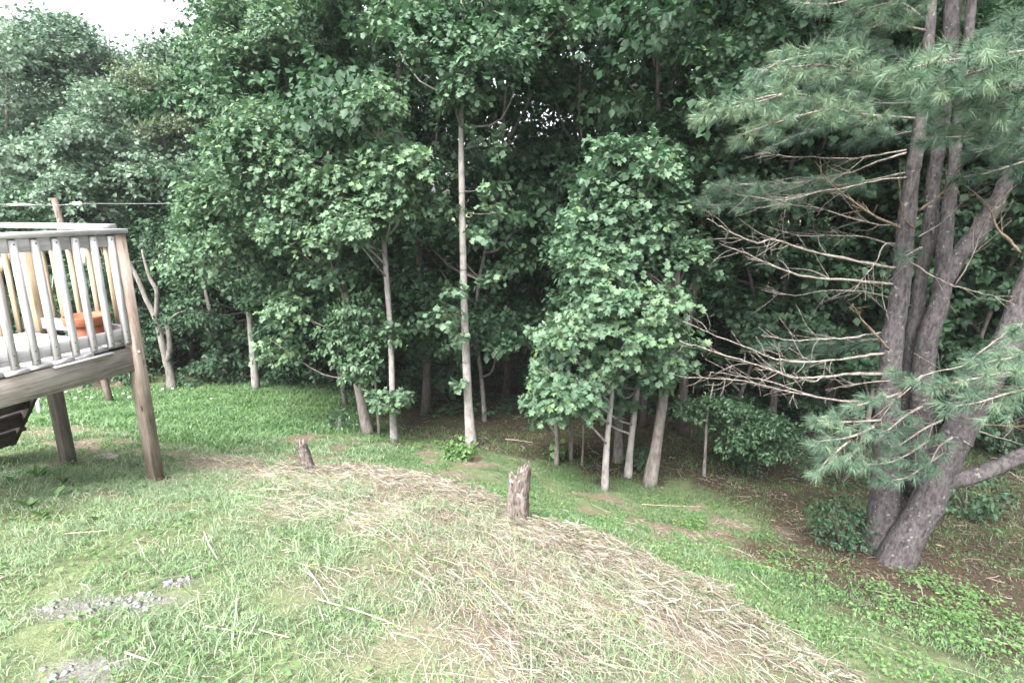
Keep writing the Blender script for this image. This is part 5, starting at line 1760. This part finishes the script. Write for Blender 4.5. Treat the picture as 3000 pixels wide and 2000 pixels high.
# small broad leaves mixed into the turf
x, y = scatter(52000, -4.5, 5.5, 0.9, 5.2, mk(lambda x, y, hy, lu, li, pi, g, b: np.clip(vnoise(x, y, .22, 60) + .35, 0, 1) * (1 - .9 * hy) * (1 - .8 * g) * (1 - b) * (1 - .8 * li)))
L = Leaves(LEAF_SIMPLE)
n = len(x)
a = rg.random(n) * 2 * PI
L.add(np.stack([x, y, gz(x, y) + .012 + .03 * rg.random(n)], -1), np.stack([.5 * rg.standard_normal(n), .5 * rg.standard_normal(n), np.ones(n)], -1), np.stack([np.cos(a), np.sin(a), .2 * rg.standard_normal(n)], -1), .02 * (.5 + rg.random(n)), .42 + .2 * rg.standard_normal(n))
tag(L.build('clover_leaves', M['weed']), 'small round weed leaves mixed through the turf', None, None, 'stuff')
# mown path between the hay and the wood
path_d = mk(lambda x, y, hy, lu, li, pi, g, b: tuftiness(x, y, .35, 33) * (1 - hy) * (1 - lu) * (1 - .95 * b) * (1 - .86 * li) * (1 - .35 * pi))
x, y = scatter(400000, -7.5, 6.5, 2.0, 8.6, lambda x, y: path_d(x, y) * np.maximum(pathm(x, y), y > 4.6))
blades('path_grass', x, y, .038, .0068, 'lawn', .75, .42 + .18 * vnoise(x, y, .4, 41) + .16 * rg.standard_normal(len(x)), .5, 'short green grass of the mown path')
# tall lush lawn at the left
x, y = scatter(160000, -11, 0, 5.5, 11.8, mk(lambda x, y, hy, lu, li, pi, g, b: lu * (0.45 + .55 * tuftiness(x, y, .3, 35))))
blades('lawn', x, y, .075, .0125, 'lawn', .8, .66 + .22 * vnoise(x, y, .45, 42) + .15 * rg.standard_normal(len(x)), .6, 'lush uncut lawn between the deck and the wood')
# grass strip left of the lawn foot, under the deck and in front of it
x, y = scatter(45000, -8, -1.5, 4.4, 7.5, mk(lambda x, y, hy, lu, li, pi, g, b: tuftiness(x, y, .3, 37) * (1 - hy) * (1 - lu) * (1 - .9 * b)))
blades('rough_grass', x, y, .06, .007, 'grass', .8, .5 + .2 * rg.standard_normal(len(x)), .6, 'rough grass beneath and beyond the wooden landing')
# woodland grass
x, y = scatter(90000, -3, 11, 4.5, 13, mk(lambda x, y, hy, lu, li, pi, g, b: li * np.clip(vnoise(x, y, 1.1, 70) + .05, 0, 1) * .8 + .5 * sstep(4.6, 6.2, x) * (vnoise(x, y, 1.3, 71) > -.2)))
blades('woodland_grass', x, y, .07, .008, 'lawn', .8, .16 + .18 * rg.standard_normal(len(x)), .6, 'thin grass on the shaded woodland floor')
# leaf litter
x, y = scatter(60000, -4, 12, 4.0, 14, mk(lambda x, y, hy, lu, li, pi, g, b: np.maximum(li, pi) * .75))
n = len(x)
L = Leaves(LEAF_SIMPLE)
a = rg.random(n) * 2 * PI
L.add(np.stack([x, y, gz(x, y) + .006 + .012 * rg.random(n)], -1), np.stack([.4 * rg.standard_normal(n), .4 * rg.standard_normal(n), np.ones(n)], -1), np.stack([np.cos(a), np.sin(a), .15 * rg.standard_normal(n)], -1), .032 * (.4 + .9 * rg.random(n)), .42 + .2 * rg.standard_normal(n))
tag(L.build('leaf_litter', M['litter']), 'brown fallen leaves and needles on the woodland floor', None, None, 'stuff')


# straw: cut stalks raked along the slope
def stalks(name, x, y, ln, wd, mat, ang0, spread, var, lab, zl=.03):
    n = len(x)
    ln = ln * (.35 + 1.0 * rg.random(n) ** 1.5)
    a = ang0 + spread * rg.standard_normal(n) + .75 * vnoise(x, y, .45, 88) + .4 * vnoise(x, y, .16, 89)
    dx, dy = np.cos(a) * ln / 2, np.sin(a) * ln / 2
    tz = .16 * rg.standard_normal(n) * ln
    h = .006 + zl * rg.random(n)
    bend = .10 * rg.standard_normal(n) * ln
    px__, py__ = -np.sin(a), np.cos(a)
    ww = wd * (.5 + rg.random(n)) / 2
    roll = rg.random(n) * PI
    wx, wy, wz = px__ * ww * np.cos(roll), py__ * ww * np.cos(roll), ww * np.sin(roll)
    V = []
    for s, k in ((-1, 0), (0, 1), (1, 0)):
        cx_, cy_ = x + s * dx + k * bend * px__, y + s * dy + k * bend * py__
        cz_ = gz(x + s * dx, y + s * dy) + h + np.maximum(s * tz, -h * .8) + k * .006
        V += [np.stack([cx_ - wx, cy_ - wy, cz_ - wz], -1), np.stack([cx_ + wx, cy_ + wy, cz_ + wz], -1)]
    V = np.stack(V, 1).reshape(-1, 3)
    b = np.arange(n)[:, None] * 6
    loops = np.concatenate([b + np.array([0, 1, 3, 2]), b + np.array([2, 3, 5, 4])], 1).ravel()
    me = mesh_np(name, V, loops, np.full(2 * n, 4), False, dict(var=np.repeat(np.clip(var, 0, 1), 6)))
    return tag(link(name, me, M[mat]), lab, None, None, 'stuff')


x, y = scatter(125000, -3.2, 3.2, 0.9, 5.2, mk(lambda x, y, hy, lu, li, pi, g, b: hy * (.15 + .85 * tuftiness(x, y, .3, 80))))
stalks("straw", x, y, .10, .0019, 'straw', -.95, .55, .48 + .22 * rg.standard_normal(len(x)), 'cut hay and straw raked along the slope')
x, y = scatter(7000, -3.2, 3.2, 0.9, 5.0, mk(lambda x, y, hy, lu, li, pi, g, b: hy * .5 + .03 * (1 - li) * (1 - lu)))
stalks("long_straw", x, y, .28, .0023, 'straw', -.95, .35, .62 + .2 * rg.standard_normal(len(x)), 'longer pale stalks lying on the hay', .05)
x, y = scatter(100000, -5.5, 5, 0.9, 8.0, mk(lambda x, y, hy, lu, li, pi, g, b: np.maximum((1 - hy) * .2 * (1 - lu) * (1 - pathm(x, y)) * sstep(3.9, 2.6, y - .2 * np.abs(x)), .3 * b)))
stalks('loose_straw', x, y, .065, .0022, 'straw', 0, 3, .5 + .25 * rg.standard_normal(len(x)), 'loose bits of straw through the grass', .03)
x, y = scatter(5200, -4, 9, 3.0, 11, mk(lambda x, y, hy, lu, li, pi, g, b: np.maximum(li, pi) * .7))
stalks('fallen_twigs', x, y, .16, .006, 'straw', 0, 3, .06 + .10 * rg.standard_normal(len(x)), 'fallen twigs scattered over the woodland floor', .03)
# darker woody debris along the far edge of the hay
DEB = poly_world([(880, 1378), (1060, 1372), (1200, 1390), (1420, 1455), (1520, 1535), (1700, 1560), (1900, 1650), (2080, 1745), (2240, 1850), (2440, 1995), (2300, 1995), (2120, 1880), (1920, 1770), (1760, 1690), (1580, 1600), (1420, 1510), (1150, 1440), (900, 1412)])
x, y = scatter(60000, -2.5, 3, 2.0, 5.2, lambda x, y: sstep(-.12, .08, poly_dist(x, y, DEB) + .2 * vnoise(x, y, .3, 90) + .1 * vnoise(x, y, .1, 92)) * .62)
stalks('woody_debris', x, y, .11, .0042, 'straw', -.8, .7, .28 + .22 * rg.standard_normal(len(x)), 'brown woody debris along the edge of the hay', .05)

# bright ground cover below the pine, along the path edge
COVER = [poly_world(p) for p in ([(1950, 1470), (2150, 1500), (2300, 1580), (2450, 1645), (2650, 1685), (2900, 1740), (3100, 1880), (3100, 1999), (2950, 1990), (2650, 1850), (2400, 1760), (2200, 1670), (2030, 1560)],
                                 [(1690, 1405), (1780, 1412), (1930, 1440), (1900, 1470), (1760, 1440)], [(1050, 1270), (1200, 1285), (1330, 1320), (1290, 1345), (1150, 1310), (1060, 1290)])]


def cover_d(x, y):
    d = np.max([poly_dist(x, y, p) for p in COVER], 0)
    return sstep(-.25, .15, d + .15 * vnoise(x, y, .3, 95)) * np.clip(.05 + 1.1 * vnoise(x, y, .22, 96) + .4 * vnoise(x, y, .6, 98), 0, 1)


x, y = scatter(24000, -2.5, 7.5, 2.4, 8.5, cover_d)
n = len(x)
per = 7
X, Y_ = np.repeat(x, per), np.repeat(y, per)
n2 = n * per
h = np.repeat(.03 + .07 * rg.random(n), per)
a = rg.random(n2) * 2 * PI
L = Leaves(LEAF_OVAL)
L.add(np.stack([X + .03 * np.cos(a), Y_ + .03 * np.sin(a), gz(X, Y_) + h * (.4 + .6 * rg.random(n2))], -1), np.stack([.35 * rg.standard_normal(n2), .35 * rg.standard_normal(n2), np.ones(n2)], -1), np.stack([np.cos(a), np.sin(a), .1 * rg.standard_normal(n2)], -1), .027 * (.35 + 1.1 * rg.random(n2)), .36 + .24 * rg.standard_normal(n2))
tag(L.build('ground_cover_leaves', M['weed']), 'bright low ground cover leaves below the pine', None, None, 'stuff')
# woodland undergrowth deep in shade
x, y = scatter(5200, -4, 12, 6.5, 14, mk(lambda x, y, hy, lu, li, pi, g, b: li * np.clip(.1 + vnoise(x, y, .9, 97), 0, 1) * sstep(8.3, 10.5, y + .4 * np.abs(x - 1))))
n = len(x)
per = 7
X, Y_ = np.repeat(x, per), np.repeat(y, per)
n2 = n * per
h = np.repeat(.08 + .35 * rg.random(n) ** 2, per)
a = rg.random(n2) * 2 * PI
L = Leaves(LEAF_SIMPLE)
L.add(np.stack([X + .05 * np.cos(a), Y_ + .05 * np.sin(a), gz(X, Y_) + h * (.5 + .5 * rg.random(n2))], -1), np.stack([.35 * rg.standard_normal(n2), .35 * rg.standard_normal(n2), np.ones(n2)], -1), np.stack([np.cos(a), np.sin(a), .1 * rg.standard_normal(n2)], -1), .085 * (.5 + .9 * rg.random(n2)), .45 + .2 * rg.standard_normal(n2))
tag(L.build('undergrowth', M['maple_dark']), 'low leafy undergrowth in the shaded wood', None, None, 'stuff')

# gravel showing through the turf
x, y = scatter(9000, -2.6, 0, 1.2, 2.8, mk(lambda x, y, hy, lu, li, pi, g, b: g * np.clip(.5 + vnoise(x, y, .1, 77), 0, 1)))
ico = np.array([(0, 0, 1), (.9, 0, .35), (.3, .85, .4), (-.75, .5, .35), (-.7, -.55, .4), (.28, -.86, .35), (0, 0, -.5)])
fc_ = [(0, 1, 2), (0, 2, 3), (0, 3, 4), (0, 4, 5), (0, 5, 1), (6, 2, 1), (6, 3, 2), (6, 4, 3), (6, 5, 4), (6, 1, 5)]
n = len(x)
s = .0045 + .015 * rg.random(n) ** 2.6
a = rg.random(n) * 2 * PI
jit = 1 + .22 * rg.standard_normal((n, 7, 3))
q = ico[None] * jit * np.stack([s * 1.35, s, s * .75], -1)[:, None, :]
ca, sa = np.cos(a)[:, None], np.sin(a)[:, None]
V = np.stack([q[..., 0] * ca - q[..., 1] * sa + x[:, None], q[..., 0] * sa + q[..., 1] * ca + y[:, None], q[..., 2] + (gz(x, y) - s * .12)[:, None]], -1).reshape(-1, 3)
loops = (np.arange(n)[:, None, None] * 7 + np.array(fc_)[None]).ravel()
me = mesh_np('gravel', V, loops, np.full(n * 10, 3), False)
tag(link('gravel', me, M['stone']), 'grey gravel stones showing through the grass', None, None, 'stuff')
# white flower heads in the lawn
L = Leaves(LEAF_ROUND)
pts = np.array([PG(u + rg.uniform(-12, 12), v + rg.uniform(-8, 8)) + np.array([0, 0, .1]) for u, v in [(240, 1165), (250, 1175), (275, 1160), (270, 1182), (205, 1165), (215, 1180), (340, 1165), (370, 1170), (375, 1172), (110, 1178), (515, 1150), (480, 1158), (562, 1142), (620, 1190)]])
n = len(pts)
L.add(pts, np.tile([0, -.3, 1.0], (n, 1)), rg.standard_normal((n, 3)) * np.array([1, 1, .1]), np.full(n, .05), np.full(n, .9))
o = L.build('white_flowers', M['white'])
tag(o, 'white flower heads dotted over the back of the lawn', None, None, 'stuff')


# ------------------------------------------------------------------ added haze box standing in for lens veil
HAZE = 0.0006
if HAZE:
    mb = MB()
    mb.box(-45, 45, -14, 42, -6.5, 16)
    m, t, out = new_mat('veil haze')
    pv = N(t, 'ShaderNodeVolumePrincipled', Density=HAZE)
    pv.inputs['Color'].default_value = (0.93, 0.96, 1.0, 1)
    t.links.new(pv.outputs[0], out.inputs['Volume'])
    tag(mb.build('haze', m), 'thin veil haze added to stand for lens glare', None, None, 'stuff')
